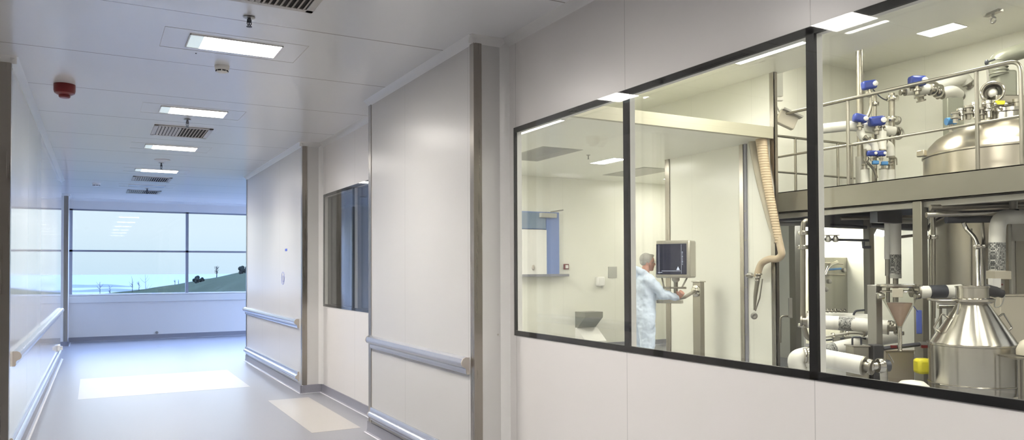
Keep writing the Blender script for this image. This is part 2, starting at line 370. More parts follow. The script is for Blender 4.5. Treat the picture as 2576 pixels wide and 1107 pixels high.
# skirting
SKP = [(0, 0), (.035, 0), (.016, .012), (.010, .035), (.008, .1), (0, .102)]
SKL = [(.030, .001), (.045, .001), (.045, .004), (.030, .006)]
def skirt(name, segs):
    a = MB(); b = MB()
    for p, q, n in segs:
        a.prism(SKP, p, q, n, (0,0,1)); b.prism(SKL, p, q, n, (0,0,1))
    o = S(name, a, 'skirt'); b.build('sealant_line', 'skline', o)
skirt('baseboard_right', [((XW,-3,0),(XW,4.625,0),(-1,0,0)), ((XP-.03,4.625,0),(XW,4.625,0),(0,-1,0)), ((XP,4.60,0),(XP,6.9,0),(-1,0,0)),
   ((XW,6.87,0),(XW,9.45,0),(-1,0,0)), ((XP-.03,9.45,0),(XW,9.45,0),(0,-1,0)), ((XP,9.42,0),(XP,13.4,0),(-1,0,0))])
skirt('baseboard_left', [((LX(YL0),YL0-.02,0),(LX(YL1),YL1,0),(1,0,0)), ((-4.2,YL0,0),(LX(YL0),YL0,0),(0,-1,0)), ((-4.2,17.83,0),(-.43,17.83,0),(0,-1,0)), ((-.455,17.8,0),(-.455,YF,0),(1,0,0))])
skirt('baseboard_far', [((-.455,YF,0),(6,YF,0),(0,-1,0))])
# floor inlays
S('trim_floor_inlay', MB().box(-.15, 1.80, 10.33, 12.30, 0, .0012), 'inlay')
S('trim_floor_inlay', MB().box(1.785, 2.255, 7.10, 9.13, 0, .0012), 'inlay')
# ------------------------------------------------------------------ bumper and hand rails
HR = [(0,.115),(.030,.115),(.048,.105),(.058,.085),(.058,.068),(.048,.052),(.030,.044),(.022,.034),(.022,.012),(.016,0),(0,0)]
BR = [(0,.115),(.012,.115),(.018,.105),(.020,.078),(.034,.070),(.044,.055),(.044,.040),(.034,.026),(.016,.018),(.012,0),(0,0)]
def rail(name, label, cat, prof, a, b, n, group, near_end):
    a, b, n = Vector(a), Vector(b), Vector(n)
    r = thing(name, (a+b)/2, label, cat, group)
    MB().prism(prof, a, b, n, (0,0,1)).build('rail_profile', 'alu', r)
    d = (b-a).normalized()
    for e, sg in ((a, -1), (b, 1)):
        MB().prism([(p*1.03, q*1.01) for p, q in prof], e, e+d*.012*sg, n, (0,0,1)).build('end_cap', 'cap', r, 'beige end cap')
    return r
G1, G2 = 'handrails on the corridor walls', 'low bumper rails on the corridor walls'
rail('handrail', 'grey metal handrail on the nearest right-hand pier', 'handrail', HR, (XP, 4.72, .79), (XP, 6.79, .79), (-1,0,0), G1, 0)
rail('handrail', 'pale blue-grey handrail on the far right-hand pier', 'handrail', HR, (XP, 9.64, .79), (XP, 13.36, .79), (-1,0,0), G1, 0)
rail('handrail', 'long shiny handrail on the left wall with a dark end cap', 'handrail', HR, (LX(7), 7.02, .775), (LX(15.2), 15.2, .775), (1,0,0), G1, 0)
rail('bumper_rail', 'low bumper rail near the floor on the nearest right-hand pier', 'bumper rail', BR, (XP, 4.72, .13), (XP, 6.79, .13), (-1,0,0), G2, 0)
rail('bumper_rail', 'low bumper rail near the floor on the far right-hand pier', 'bumper rail', BR, (XP, 9.64, .13), (XP, 13.36, .13), (-1,0,0), G2, 0)
rail('bumper_rail', 'low bumper rail near the floor along the left wall', 'bumper rail', BR, (LX(7), 6.9, .13), (LX(15.2), 15.2, .13), (1,0,0), G2, 0)

# ------------------------------------------------------------------ windows
def window(name, y0, y1, z0, z1, ys, fw=.032):
    t = MB()
    x0, x1 = XW-.004, XW+.012
    t.box(x0, x1, y0, y1, z1-fw, z1).box(x0, x1, y0, y1, z0, z0+fw).box(x0, x1, y0, y0+fw, z0, z1).box(x0, x1, y1-fw*.6, y1, z0, z1)
    for y in ys: t.box(x0, x1, y-.020, y+.020, z0, z1)
    fr = S(name, t, 'black')
    g = MB(); g.box(XW-.009, XW-.005, y0, y1, z0, z1); g.build('outer_pane', 'glass', fr)
    g = MB(); g.box(XG2-.006, XG2-.002, y0, y1, z0, z1); g.build('inner_pane', 'glass', fr)
    p = MB()
    for y in ys: p.box(XW+.013, XG2-.008, y-.018, y+.018, z0, z1)
    p.box(XW+.013, XG2-.008, y1-.02, y1-.001, z0, z1); p.box(XW+.013, XG2-.008, y0, y1, z0, z0+.02); p.box(XW+.013, XG2-.008, y0, y1, z1-.03, z1)
    p.build('inner_mullion', 'white', fr)
    return fr
window('window_1', -.33, 4.512, Z0, Z1, [3.272, 2.068, .864])
window('window_2', 6.98, 9.40, 1.068, 2.45, [8.18], .028)
# far window
t = MB(); y0, y1 = YF+.02, YF+.09
for x in (-.425, 1.885, 4.2, 5.97): t.box(x-.03, x+.03, y0, y1, 1.0, 2.87)
t.box(-.455, 6, y0, y1, 1.0, 1.03).box(-.455, 6, y0, y1, 2.84, 2.87).box(-.455, 6, y0, y1, 1.945, 1.985)
f3 = S('window_3', t, 'frame')
MB().box(-.44, 6, YF+.05, YF+.056, 1.0, 2.87).build('pane', 'clear', f3)
f4 = S('window_unseen_right', MB().box(6.03, 6.07, 14, 18.5, .6, .66).box(6.03, 6.07, 14, 18.5, 2.84, 2.9).box(6.03, 6.07, 14, 14.06, .6, 2.9).box(6.03, 6.07, 16.22, 16.28, .6, 2.9).box(6.03, 6.07, 18.44, 18.5, .6, 2.9), 'frame')  # unseen side window, added to bring blue daylight to the far end
MB().box(6.045, 6.05, 14.06, 18.44, .66, 2.84).build('pane', 'clear', f4)
f5 = S('window_unseen_left', MB().box(-4.27, -4.23, 15.5, 17.7, .6, .66).box(-4.27, -4.23, 15.5, 17.7, 2.84, 2.9).box(-4.27, -4.23, 15.5, 15.56, .6, 2.9).box(-4.27, -4.23, 17.64, 17.7, .6, 2.9), 'frame')  # unseen left window, added for more daylight at the far end
MB().box(-4.255, -4.25, 15.56, 17.64, .66, 2.84).build('pane', 'clear', f5)
S('trim_window_sill', MB().box(-.455, 6, YF-.035, YF+.02, .995, 1.022).box(-.455, 6, YF-.035, YF, .84, .99), 'cove', bevel=.004)

# ------------------------------------------------------------------ corridor ceiling fittings
def ceiling_light(y, label, lit=True, x=.865, z=HC, group='long ceiling lights of the corridor', full=False):
    t = thing('ceiling_light', (x, y, z), label, 'ceiling light', group)
    MB().box(x-.465, x+.465, y-.245, y+.245, z-.003, z+.0).build('surround_panel', 'cove', t) if False else None
    fr = MB()
    for a in ((x-.465, x+.465, y-.246, y-.243), (x-.465, x+.465, y+.243, y+.246), (x-.466, x-.463, y-.246, y+.246), (x+.463, x+.466, y-.246, y+.246)):
        fr.box(a[0], a[1], a[2], a[3], z-.0015, z)
    fr.build('panel_joint', 'slat', t)
    fr = MB(); 
    for a in ((x-.306, x+.306, y-.161, y-.153), (x-.306, x+.306, y+.153, y+.161), (x-.306, x-.298, y-.161, y+.161), (x+.298, x+.306, y-.161, y+.161)):
        fr.box(a[0], a[1], a[2], a[3], z-.008, z)
    fr.build('lamp_frame', 'white', t)
    MB().box(x-.215, x+.30, y-.155, y+.155, z-.006, z-.001).build('diffuser', 'lamp' if lit else 'led', t)
    MB().box(x-.30, x-.215, y-.155, y+.155, z-.006, z-.001).build('end_diffuser', 'ldim' if lit else 'led', t, 'dim greenish end of the diffuser')
    return t
ceiling_light(5.625, 'lit ceiling light nearest the camera, largest in the corridor')
ceiling_light(8.14, 'lit ceiling light between the nearest one and the louvred grille')
ceiling_light(10.63, 'lit ceiling light just beyond the louvred grille')
ceiling_light(13.15, 'lit ceiling light farthest down the corridor, beside a sprinkler')
ceiling_light(15.58, 'unlit ceiling light at the far end of the corridor', False)
ceiling_light(3.22, 'lit ceiling light mirrored in the lab window glass')
ceiling_light(.6, 'lit ceiling light above the camera position')

def grille(y, label, x=.87, z=HC, hx=.30, hy=.34, n=15, group='louvred air grilles in the corridor ceiling'):
    t = thing('air_grille', (x, y, z), label, 'air grille', group)
    f = MB(); b = .045
    f.box(x-hx, x+hx, y-hy, y-hy+b, z-.010, z).box(x-hx, x+hx, y+hy-b, y+hy, z-.010, z).box(x-hx, x-hx+b, y-hy, y+hy, z-.010, z).box(x+hx-b, x+hx, y-hy, y+hy, z-.010, z)
    f.build('grille_frame', 'slat', t, bevel=.002)
    MB().box(x-hx+b, x+hx-b, y-hy+b, y+hy-b, z-.002, z-.0005).build('duct_opening', 'void', t)
    s = MB()
    for i in range(n):
        cx = x-hx+b+(i+.5)*(2*hx-2*b)/n
        s.obox((cx, y, z-.010), (.010, 0, -.007 if cx < x else .007), (0, hy-b, 0), (.0008, 0, .001))
    s.build('louvre_blades', 'slat', t)
    return t
grille(4.32, 'louvred air grille cut by the top edge, nearest the camera')
grille(9.36, 'louvred air grille between the second and third lit lights')
grille(14.38, 'louvred air grille beyond the farthest lit light')
grille(16.75, 'louvred air grille closest to the far window')

def sprinkler(x, y, label, z=HC, sc=1.0):
    t = thing('sprinkler', (x, y, z), label, 'sprinkler', 'fire sprinklers hanging from the corridor ceiling')
    MB().lathe([(.010, 0), (.010, -.018*sc), (.014, -.020*sc), (.014, -.034*sc), (.006, -.040*sc)], (x, y, z)).build('stem', 'dark', t)
    w = MB(); w.lathe([(.034, -.004), (.036, -.007), (.012, -.010)], (x, y, z)); w.build('escutcheon', 'dsteel', t)
    w = MB()
    for s in (-1, 1): w.tube([(x+s*.012, y, z-.03*sc), (x+s*.013, y, z-.045*sc), (x+s*.003, y, z-.060*sc)], .0025, 8)
    w.ball((x, y, z-.048*sc), .006, 8); w.build('frame_arms', 'dark', t)
    MB().lathe([(.003, -.058*sc), (.017, -.062*sc), (.017, -.065*sc), (.003, -.066*sc)], (x, y, z)).build('deflector', 'dark', t)
sprinkler(.846, 4.93, 'dark sprinkler head in front of the nearest corridor light')
sprinkler(.853, 8.56, 'dark sprinkler head just above the large louvred grille', sc=1.3)
sprinkler(.862, 12.16, 'dark sprinkler head between the round plate and farthest lit light', sc=1.5)
sprinkler(.891, 16.0, 'tiny sprinkler head between the unlit light and last grille', sc=1.6)
# smoke detectors
def detector(x, y, r, label):
    t = thing('smoke_detector', (x, y, HC), label, 'smoke detector', 'smoke detectors on the corridor ceiling')
    MB().lathe([(r, 0), (r, -.014), (r*.96, -.018)], (x, y, HC)).build('base_ring', 'white', t)
    MB().lathe([(r*.94, -.018), (r*.95, -.030), (r*.80, -.034), (r*.78, -.046), (r*.45, -.056), (.001, -.058)], (x, y, HC)).build('sensor_head', 'white', t)
    v = MB()
    for k in range(8):
        a = k*math.pi/4+.2; d = Vector((math.cos(a), math.sin(a), 0)); n = Vector((-d.y, d.x, 0))
        v.obox(Vector((x, y, HC-.040))+d*r*.79, d*.002, n*r*.23, (0, 0, .0045))
    v.build('vent_slots', 'black', t)
detector(.866, 6.22, .055, 'round white smoke detector behind the nearest corridor light')
detector(.04, 15.5, .07, 'small round smoke detector near the far left ceiling')
tt = thing('ceiling_speaker', (.852, 11.84, HC), 'pale round flush speaker plate before the farthest lit light', 'speaker')
MB().lathe([(.105, 0), (.105, -.005), (.095, -.008), (.09, -.006)], (.852, 11.84, HC)).build('speaker_rim', 'slat', tt)
MB().lathe([(.09, -.003), (.05, -.006), (.001, -.007)], (.852, 11.84, HC)).build('speaker_mesh', 'slat', tt)
# red alarm sounder
x, y = -.222, 7.46
tt = thing('alarm_sounder', (x, y, HC), 'dark red fire alarm sounder on the left of the ceiling', 'alarm sounder')
MB().lathe([(.082, 0), (.082, -.055), (.076, -.075), (.055, -.088), (.045, -.090)], (x, y, HC), n=36).build('sounder_body', 'red', tt)
MB().lathe([(.045, -.088), (.044, -.106), (.036, -.114), (.001, -.115)], (x, y, HC), n=28).build('sounder_horn', 'red', tt)
# small corridor items
tt = thing('wall_socket', (LX(14.3), 14.3, .20), 'small white wall socket low on the left wall near its far end', 'socket')
MB().box(LX(14.3), LX(14.3)+.035, 14.2, 14.42, .235, .33).build('socket_plate', 'white', tt, bevel=.004)
MB().box(LX(14.3)+.035, LX(14.3)+.07, 14.23, 14.29, .25, .31).build('plug', 'white', tt, bevel=.004)
MB().box(LX(14.3)+.035, LX(14.3)+.06, 14.33, 14.38, .25, .30).build('plug', 'white', tt, bevel=.004)
MB().box(LX(14.3)+.06, LX(14.3)+.064, 14.335, 14.365, .255, .295).build('switch', 'red', tt)
p = aY(395, 845, YF-.03)
MB().lathe([(.03, 0), (.03, .02), (.02, .03), (.001, .031)], (p.x, YF, .14), (0, -1, 0), 16).build('door_stop', 'dsteel', label='tiny grey button just above the skirting under the far window', cat='door stop')
p = aZ(402, 872, 0)
MB().lathe([(.05, 0), (.05, .003), (.02, .004), (.001, .004)], (p.x, p.y, 0), n=20).build('floor_socket', 'dsteel', label='small round metal disc set in the far floor', cat='floor disc')
p = aX(1253, 842, 2.4); p = aY(1253, 842, 4.625)
MB().lathe([(.007, 0), (.006, .003), (.001, .004)], (p.x, 4.625, p.z), (0, -1, 0), 12).build('wall_screw', 'slat', label='tiny screw head low on the nearest pier side', cat='screw')
p = aZ(493, 134, HC)
MB().lathe([(.006, 0), (.005, -.004), (.001, -.005)], (p.x, p.y, HC), n=12).build('ceiling_screw', 'dark', label='tiny dark screw in the ceiling beside the nearest light', cat='screw')

# ------------------------------------------------------------------ lab and process hall shell
XB, YK, HL, HH, CAN = 11.8, 8.6, 4.12, 4.95, 3.235
S('ceiling_lab', MB().box(XG2, 8.02, -3, 12.1, HL, HL+.1), 'labceil')
S('ceiling_hall', MB().box(8.0, XB+.1, -3, YK+.1, HH, HH+.1), 'labceil')
S('wall_ceiling_step', MB().box(7.96, 8.02, -3, YK, HL+.1, HH), 'labwall')
S('wall_hall_back', MB().box(XB, XB+.1, -3, 12, 0, HH+.1), 'lab2')
S('wall_hall_end', MB().box(8.02, XB, YK, YK+.1, 2.3, HH), 'labwall')
S('wall_hall_lower', MB().box(10.35, XB, 10.3, 10.4, 0, 2.4).box(10.35, XB, YK+.1, 10.4, 2.3, 2.4), 'labwall')
S('wall_recess_side', MB().box(10.3, 10.35, 9.30, 12, 0, CAN+.1).box(7.945, 10.35, 9.30, 9.35, 0, CAN+.1).box(10.3, 10.35, 8.7, 9.30, 0, 2.4).box(8.0, 10.3, 8.62, 9.30, 2.32, 2.4), 'lab2')
S('wall_control', MB().box(7.9, 7.945, 7.11, 9.305, 0, HL).box(7.9, 7.945, 9.305, 12, CAN+.1, HL), 'lab2')
S('wall_lab_far', MB().box(4.0, 8.02, 12, 12.1, 0, HL).box(8.02, 10.35, 12, 12.1, 0, CAN+.1), 'labwall')
S('wall_partition', MB().box(3.9, 4.0, 7.6, 13.3, 0, HL).box(XG2, 3.9, 7.5, 7.6, 0, HL), 'labwall')
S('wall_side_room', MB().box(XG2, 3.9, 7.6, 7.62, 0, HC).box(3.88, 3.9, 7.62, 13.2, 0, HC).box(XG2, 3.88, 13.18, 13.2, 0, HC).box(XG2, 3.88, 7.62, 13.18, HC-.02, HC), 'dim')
skirt('baseboard_lab', [((4.0,12,0),(10.3,12,0),(0,-1,0)), ((7.9,7.1,0),(7.9,9.3,0),(-1,0,0)), ((10.35,10.3,0),(XB,10.3,0),(0,-1,0)), ((XB,-3,0),(XB,10.3,0),(-1,0,0))])
# low ceiling over the control corner with its fascia
S('ceiling_control', MB().box(4.0, 7.9, 7.19, 12, CAN, CAN+.1).box(7.9, 10.3, 9.35, 12, CAN, CAN+.1), 'labceil')
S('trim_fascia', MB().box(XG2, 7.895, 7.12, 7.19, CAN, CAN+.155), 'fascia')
# steel trims of the control wall
S('trim_control_corner', MB().box(7.89, 7.9, 7.10, 7.18, .1, HL).box(7.89, 7.95, 7.10, 7.11, .1, HL), 'trimst')
S('trim_control_edge', MB().box(7.885, 7.9, 9.20, 9.30, .1, CAN), 'trimst')
tt = S('trim_control_jamb', MB().box(7.87, 7.9, 7.645, 7.715, .1, CAN), 'trimst')
MB().box(7.88, 7.9, 7.595, 7.645, .1, CAN).build('jamb_slot', 'skirt', tt, 'dark blue-grey slot of the jamb')
w = MB()
for z in (.6, 1.25, 1.9, 2.3): w.box(7.872, 7.88, 7.60, 7.64, z, z+.012)
w.build('jamb_joint', 'steel', tt)
# ------------------------------------------------------------------ lab lights
def lablight(x, y, z, label, hx=.15, hy=.3, m='lablamp', group='flush lights in the lab ceilings'):
    t = thing('ceiling_light', (x, y, z), label, 'ceiling light', group)
    f = MB()
    for a in ((x-hx-.012, x-hx, y-hy-.012, y+hy+.012), (x+hx, x+hx+.012, y-hy-.012, y+hy+.012), (x-hx, x+hx, y-hy-.012, y-hy), (x-hx, x+hx, y+hy, y+hy+.012)): f.box(*a, z-.008, z)
    f.build('lamp_frame', 'white', t)
    MB().box(x-hx, x+hx, y-hy, y+hy, z-.006, z-.001).build('diffuser', m, t)
lablight(7.16, 9.80, CAN, 'lit ceiling light between the two dark grilles in the control area', .13, .32, 'lablamp2')
lablight(10.71, 6.55, HH, 'lit ceiling light high above the pipework in the hall', .17, .27)
for x, y, l in ((4.6, 1.2, 'unseen fill lamp over the lab near the corridor window'), (4.6, 4.2, 'unseen fill lamp over the lab opposite the window mullion'), (6.3, 1.2, 'unseen fill lamp over the drum side of the lab'),
                (6.3, 4.2, 'unseen fill lamp over the middle of the lab'), (6.3, 6.3, 'unseen fill lamp just before the cream fascia')):
    lablight(x, y, HL, l, .3, .6)  # lamps added above the window's view to brighten the lab
lablight(5.0, 10.6, CAN, 'unseen fill light over the far left of the control area', .45, .75)  # added out of view to brighten the control area
for x, y, l in ((8.7, 2.0, 'unseen fill lamp above the right end of the platform'), (8.7, 5.0, 'unseen fill lamp above the platform rail'), (10.6, 1.5, 'unseen fill lamp beyond the tank near the right'), (8.6, 7.6, 'unseen fill lamp above the far end of the platform')):
    lablight(x, y, HH, l, .25, .5, 'hallfill')  # extra hall lamps outside the view, added to light wall and tank
lablight(9.75, 10.75, CAN, 'unseen fill light in the recess behind the tall steel-edged wall', .25, .5, 'recessfill')  # unseen lamp added to brighten the far lab wall
lablight(5.6, 9.6, HL, 'unseen fill light above the lowered ceiling of the control area', .22, .5)  # unseen lamp added to lift the wall above the fascia
# slim slot lamp near the window head
lablight(7.16, 6.5, HL, 'slim bright slot light running along the top of the middle pane', .045, .52)
lablight(4.72, 7.85, CAN, 'slim slot light at the top of the left pane', .03, .5)
# dark grilles in the control ceiling
def darkgrille(x0, x1, y0, y1, z, label):
    t = thing('air_grille', ((x0+x1)/2, (y0+y1)/2, z), label, 'air grille', 'dark perforated grilles in the control area ceiling')
    MB().box(x0, x1, y0, y1, z-.004, z).build('grille_frame', 'plate', t)
    MB().box(x0+.03, x1-.03, y0+.03, y1-.03, z-.006, z-.004).build('perforated_sheet', 'dsteel', t)
darkgrille(5.50, 6.17, 9.06, 10.35, CAN, 'dark grey ceiling grille at the left behind the first pane')
darkgrille(8.12, 8.82, 10.1, 11.3, CAN, 'dark grey ceiling grille behind the first window mullion')
p = aZ(1480, 390, CAN)
MB().lathe([(.03, 0), (.03, -.006), (.008, -.01), (.008, -.06), (.02, -.065), (.001, -.067)], (p.x, p.y, CAN), n=16).build('sprinkler', 'dsteel', label='tiny sprinkler in the control area ceiling left of its light', cat='sprinkler')

# ------------------------------------------------------------------ things on the far lab wall (Y = 12)
def B(px, py, y=12): return aY(px, py, y)
a, b = B(1300, 690), B(1402, 535)
hp = thing('hatch_window', ((a.x+b.x)/2, 12, a.z), 'blue-framed high opening with a white panel and closer, behind the first pane', 'hatch')
q = B(1370, 583)
MB().box(q.x, b.x, 11.94, 12, a.z, b.z).box(a.x-.6, q.x, 11.95, 12, q.z+.04, b.z).build('blue_frame', 'bluedoor', hp)
MB().box(a.x-.58, q.x-.01, 11.935, 11.95, q.z+.05, b.z-.02).build('grey_pane', 'greypane', hp)
MB().box(a.x-.6, q.x, 11.93, 12, a.z, q.z+.03).build('white_panel', 'white', hp)
e, f = B(1352, 548), B(1391, 538)
cl = MB().box(e.x, f.x, 11.86, 11.94, e.z, f.z).build('door_closer', 'plate', hp, bevel=.005)
MB().tube([(e.x+.2, 11.86, f.z+.02), (f.x+.1, 11.80, f.z+.06)], .012).build('closer_arm', 'dsteel', cl)
e = B(1336, 673); MB().ball((e.x, 11.92, e.z), (.03, .02, .05)).build('latch', 'cap', hp)
e = B(1422, 690)
MB().box(a.x-.6, e.x, 11.86, 12, a.z-.045, a.z).build('dark_sill', 'skirt', hp, bevel=.004)
e = B(1423, 671)
cp = thing('call_point', (e.x, 12, e.z-.05), 'small reddish square call point just right of the blue frame', 'call point')
MB().box(e.x-.05, e.x+.05, 11.96, 12, e.z-.05, e.z+.05).build('case', 'red', cp, bevel=.004)
MB().box(e.x-.03, e.x+.03, 11.955, 11.96, e.z-.03, e.z+.03).build('break_glass', 'white', cp)
e, f = B(1530, 699), B(1551, 671)
MB().box(e.x, f.x, 11.985, 12, e.z, f.z).build('wall_plate', 'plate', label='plain grey square plate on the wall left of the first mullion', cat='wall plate', bevel=.003)
e = B(1506, 712)
so = thing('dispenser', (e.x, 12, e.z-.12), 'small white wall dispenser below and left of the grey plate', 'dispenser')
MB().box(e.x-.08, e.x+.08, 11.9, 12, e.z-.06, e.z+.12).build('case', 'white', so, bevel=.02)
MB().tube([(e.x+.03, 11.93, e.z-.06), (e.x+.03, 11.93, e.z-.1)], .02).build('nozzle', 'plate', so)
e, f = B(1447, 850), B(1492, 788)
ch = thing('wall_trough', ((e.x+f.x)/2, 12, .15), 'grey and white wedge-shaped wall trough low behind the first pane', 'trough')
MB().prism([(0, .72), (.32, .72), (.32, .62), (.08, .42), (0, .42)], (e.x, 12, 0), (f.x, 12, 0), (0,-1,0), (0,0,1)).build('hood', 'ggrey', ch)
MB().prism([(0, .42), (.05, .42), (.36, .18), (.36, .12), (0, .12)], (e.x, 12, 0), (f.x+.05, 12, 0), (0,-1,0), (0,0,1)).build('sloped_tray', 'white', ch)


# ------------------------------------------------------------------ world and landscape outside
wd = bpy.data.worlds.new('sky'); SC.world = wd; wd.use_nodes = True; N = wd.node_tree.nodes; L = wd.node_tree.links
bg = N['Background']; tc = N.new('ShaderNodeTexCoord'); sp = N.new('ShaderNodeSeparateXYZ'); L.new(tc.outputs['Generated'], sp.inputs[0])
rp = N.new('ShaderNodeValToRGB'); L.new(sp.outputs['Z'], rp.inputs[0])
e = rp.color_ramp.elements; e[0].position = 0; e[0].color = (.60, .79, .93, 1); e[1].position = .05; e[1].color = (.70, .86, .97, 1)
for pz, c in ((.16, (.70, .86, .97, 1)), (.45, (.38, .55, 1.0, 1))):
    q = rp.color_ramp.elements.new(pz); q.color = c
L.new(rp.outputs[0], bg.inputs[0]); 
mr = N.new('ShaderNodeMapRange'); mr.inputs[1].default_value = .16; mr.inputs[2].default_value = .45; mr.inputs[3].default_value = 1.0; mr.inputs[4].default_value = 17.0
L.new(sp.outputs['Z'], mr.inputs[0]); L.new(mr.outputs[0], bg.inputs[1])

def hz(x, y):
    """height of the grassy rise outside"""
    rx = [(-60, -2.6), (-8, -.95), (-1.8, -.60), (-.7, -.52), (1.16, -.44), (3.14, -.2), (5.5, .10), (8.0, .46), (10.15, .9), (12, 1.28), (13.7, 1.48), (18, 1.9), (30, 2.6), (90, 3)]
    u = x*80/max(y, 30) if y < 80 else x
    z = rx[0][1]
    for (a, za), (b, zb) in zip(rx, rx[1:]):
        if a <= u <= b: t = (u-a)/(b-a); z = za+(zb-za)*t
    if u > 90: z = 3
    if y < 80: z -= (80-y)*.012
    else: z -= (y-80)**1.25*.10
    return z+.16*noise.noise(Vector((x*.5, y*.2, 3)))+.05*noise.noise(Vector((x*2, y*.9, 0)))
vs, fs = [], []; nx, ny = 150, 60
for j in range(ny):
    for i in range(nx):
        x = -60+i*1.0; y = 24+j*2.2; vs.append((x, y, hz(x, y)))
for j in range(ny-1):
    for i in range(nx-1): fs.append((j*nx+i, j*nx+i+1, (j+1)*nx+i+1, (j+1)*nx+i))
o = MB().add(vs, fs).build('hillside', 'grass', label='rough green grassy hill rising to the right outside the far window', cat='hill')
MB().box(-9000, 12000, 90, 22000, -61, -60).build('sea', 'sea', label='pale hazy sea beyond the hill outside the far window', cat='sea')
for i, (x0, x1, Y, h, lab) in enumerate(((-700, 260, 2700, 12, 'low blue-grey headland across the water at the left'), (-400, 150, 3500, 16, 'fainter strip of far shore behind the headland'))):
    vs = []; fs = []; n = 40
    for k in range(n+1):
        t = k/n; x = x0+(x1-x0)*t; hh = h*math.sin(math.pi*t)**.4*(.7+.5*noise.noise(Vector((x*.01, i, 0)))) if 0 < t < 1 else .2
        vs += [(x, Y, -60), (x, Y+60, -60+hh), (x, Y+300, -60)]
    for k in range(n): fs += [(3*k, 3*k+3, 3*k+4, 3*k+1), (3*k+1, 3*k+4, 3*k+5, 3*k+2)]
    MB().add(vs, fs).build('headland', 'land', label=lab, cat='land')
def sapling(px, top, Y, label, r=.02, dense=0):
    d = ray(px, top); x = d.x/d.y*Y; zt = 1.5+d.z/d.y*Y; zb = hz(x, Y)-.1; h = zt-zb
    rnd = random.Random(int(px)); t = thing('bare_sapling', (x, Y, zb), label, 'tree', 'bare saplings along the hill outside')
    MB().tube([(x, Y, zb), (x+.02*h, Y, zb+h*.5), (x-.01*h, Y, zt)], [r*1.6, r, r*.4], 6).build('trunk', 'twig', t)
    b = MB()
    for k in range(10+dense):
        a = rnd.uniform(0, 6.28); z = zb+h*rnd.uniform(.35, .95); q = h*rnd.uniform(.10, .22)
        b.tube([(x, Y, z), (x+math.cos(a)*q*.6, Y+math.sin(a)*q*.6, z+q*.5), (x+math.cos(a)*q, Y+math.sin(a)*q, z+q*1.1)], [r*.6, r*.4, r*.2], 5)
    b.build('branches', 'twig', t)
for px, tp, Y, lb in ((332.6, 701, 74, 'tallest thin sapling on the lower hill left of the window mullion'), (349.5, 707, 76, 'thin sapling just right of the tallest one on the lower hill'),
    (251, 711, 72, 'twiggy sapling at the low left end of the hill'), (276, 719, 74, 'short sapling second from the left end of the hill'), (440, 702, 79, 'faint sapling just left of the window mullion'),
    (449, 704, 80, 'faint short sapling beside the window mullion'), (366, 690, 95, 'very faint thin tree behind the lower hill')):
    sapling(px, tp, Y, lb)
sapling(545, 672, 79, 'taller twiggy tree on the hill right of the window mullion', .035, 26)
def bush(px, py, Y, r, label):
    d = ray(px, py); x = d.x/d.y*Y; z = hz(x, Y); m = MB(); rnd = random.Random(int(px))
    for k in range(14):
        m.ball((x+rnd.uniform(-r, r), Y+rnd.uniform(-r, r)*.6, z+rnd.uniform(0, r*1.1)), r*rnd.uniform(.25, .45), 8)
    m.build('bush', 'bush', label=label, cat='bush')
bush(499, 722, 70, .42, 'dark round bush on the slope right of the mullion')
bush(612, 718, 72, .5, 'dark bush on the slope beside the far pier edge')

# ------------------------------------------------------------------ mezzanine platform
XR, ZD, ZB = 8.08, 2.535, 2.26
mz = thing('mezzanine_platform', (XR+1.5, 4, ZB), 'grey steel mezzanine platform carrying the big tank', 'platform')
m = MB(); m.box(XR, XR+.012, .5, 8.5, ZB, ZD).box(XR, XR+.10, .5, 8.5, ZD-.012, ZD).box(XR, XR+.10, .5, 8.5, ZB, ZB+.012); m.build('edge_beam', 'beam', mz)
dk_ = MB(); nn = 48; vs = []; X0_, X1_, Y0_, Y1_ = XR+.10, XB-.01, .5, 8.45
for zz_ in (ZD-.03, ZD-.005):
    for k in range(nn):
        a = 2*math.pi*k/nn; c_, s_ = math.cos(a), math.sin(a); vs.append((10.0+1.02*c_, 5.22+1.02*s_, zz_))
    for k in range(nn):
        a = 2*math.pi*k/nn; c_, s_ = math.cos(a), math.sin(a)
        t_ = min(((X1_-10.0)/c_ if c_ > 1e-6 else (X0_-10.0)/c_ if c_ < -1e-6 else 1e9), ((Y1_-5.22)/s_ if s_ > 1e-6 else (Y0_-5.22)/s_ if s_ < -1e-6 else 1e9))
        vs.append((10.0+t_*c_, 5.22+t_*s_, zz_))
fs = []
for k in range(nn):
    q = (k+1) % nn; fs += [(k, q, nn+q, nn+k), (2*nn+k, 2*nn+q, 3*nn+q, 3*nn+k), (k, q, 2*nn+q, 2*nn+k), (nn+k, nn+q, 3*nn+q, 3*nn+k)]
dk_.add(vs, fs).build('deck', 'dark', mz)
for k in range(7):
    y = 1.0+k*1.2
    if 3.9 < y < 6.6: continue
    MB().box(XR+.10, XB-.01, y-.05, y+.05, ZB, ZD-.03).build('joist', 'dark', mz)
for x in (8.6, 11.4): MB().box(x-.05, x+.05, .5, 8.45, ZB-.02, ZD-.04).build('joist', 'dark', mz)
MB().box(XR+.06, XR+.16, .5, 8.5, ZB-.07, ZB-.01).build('lower_flange', 'dsteel', mz)
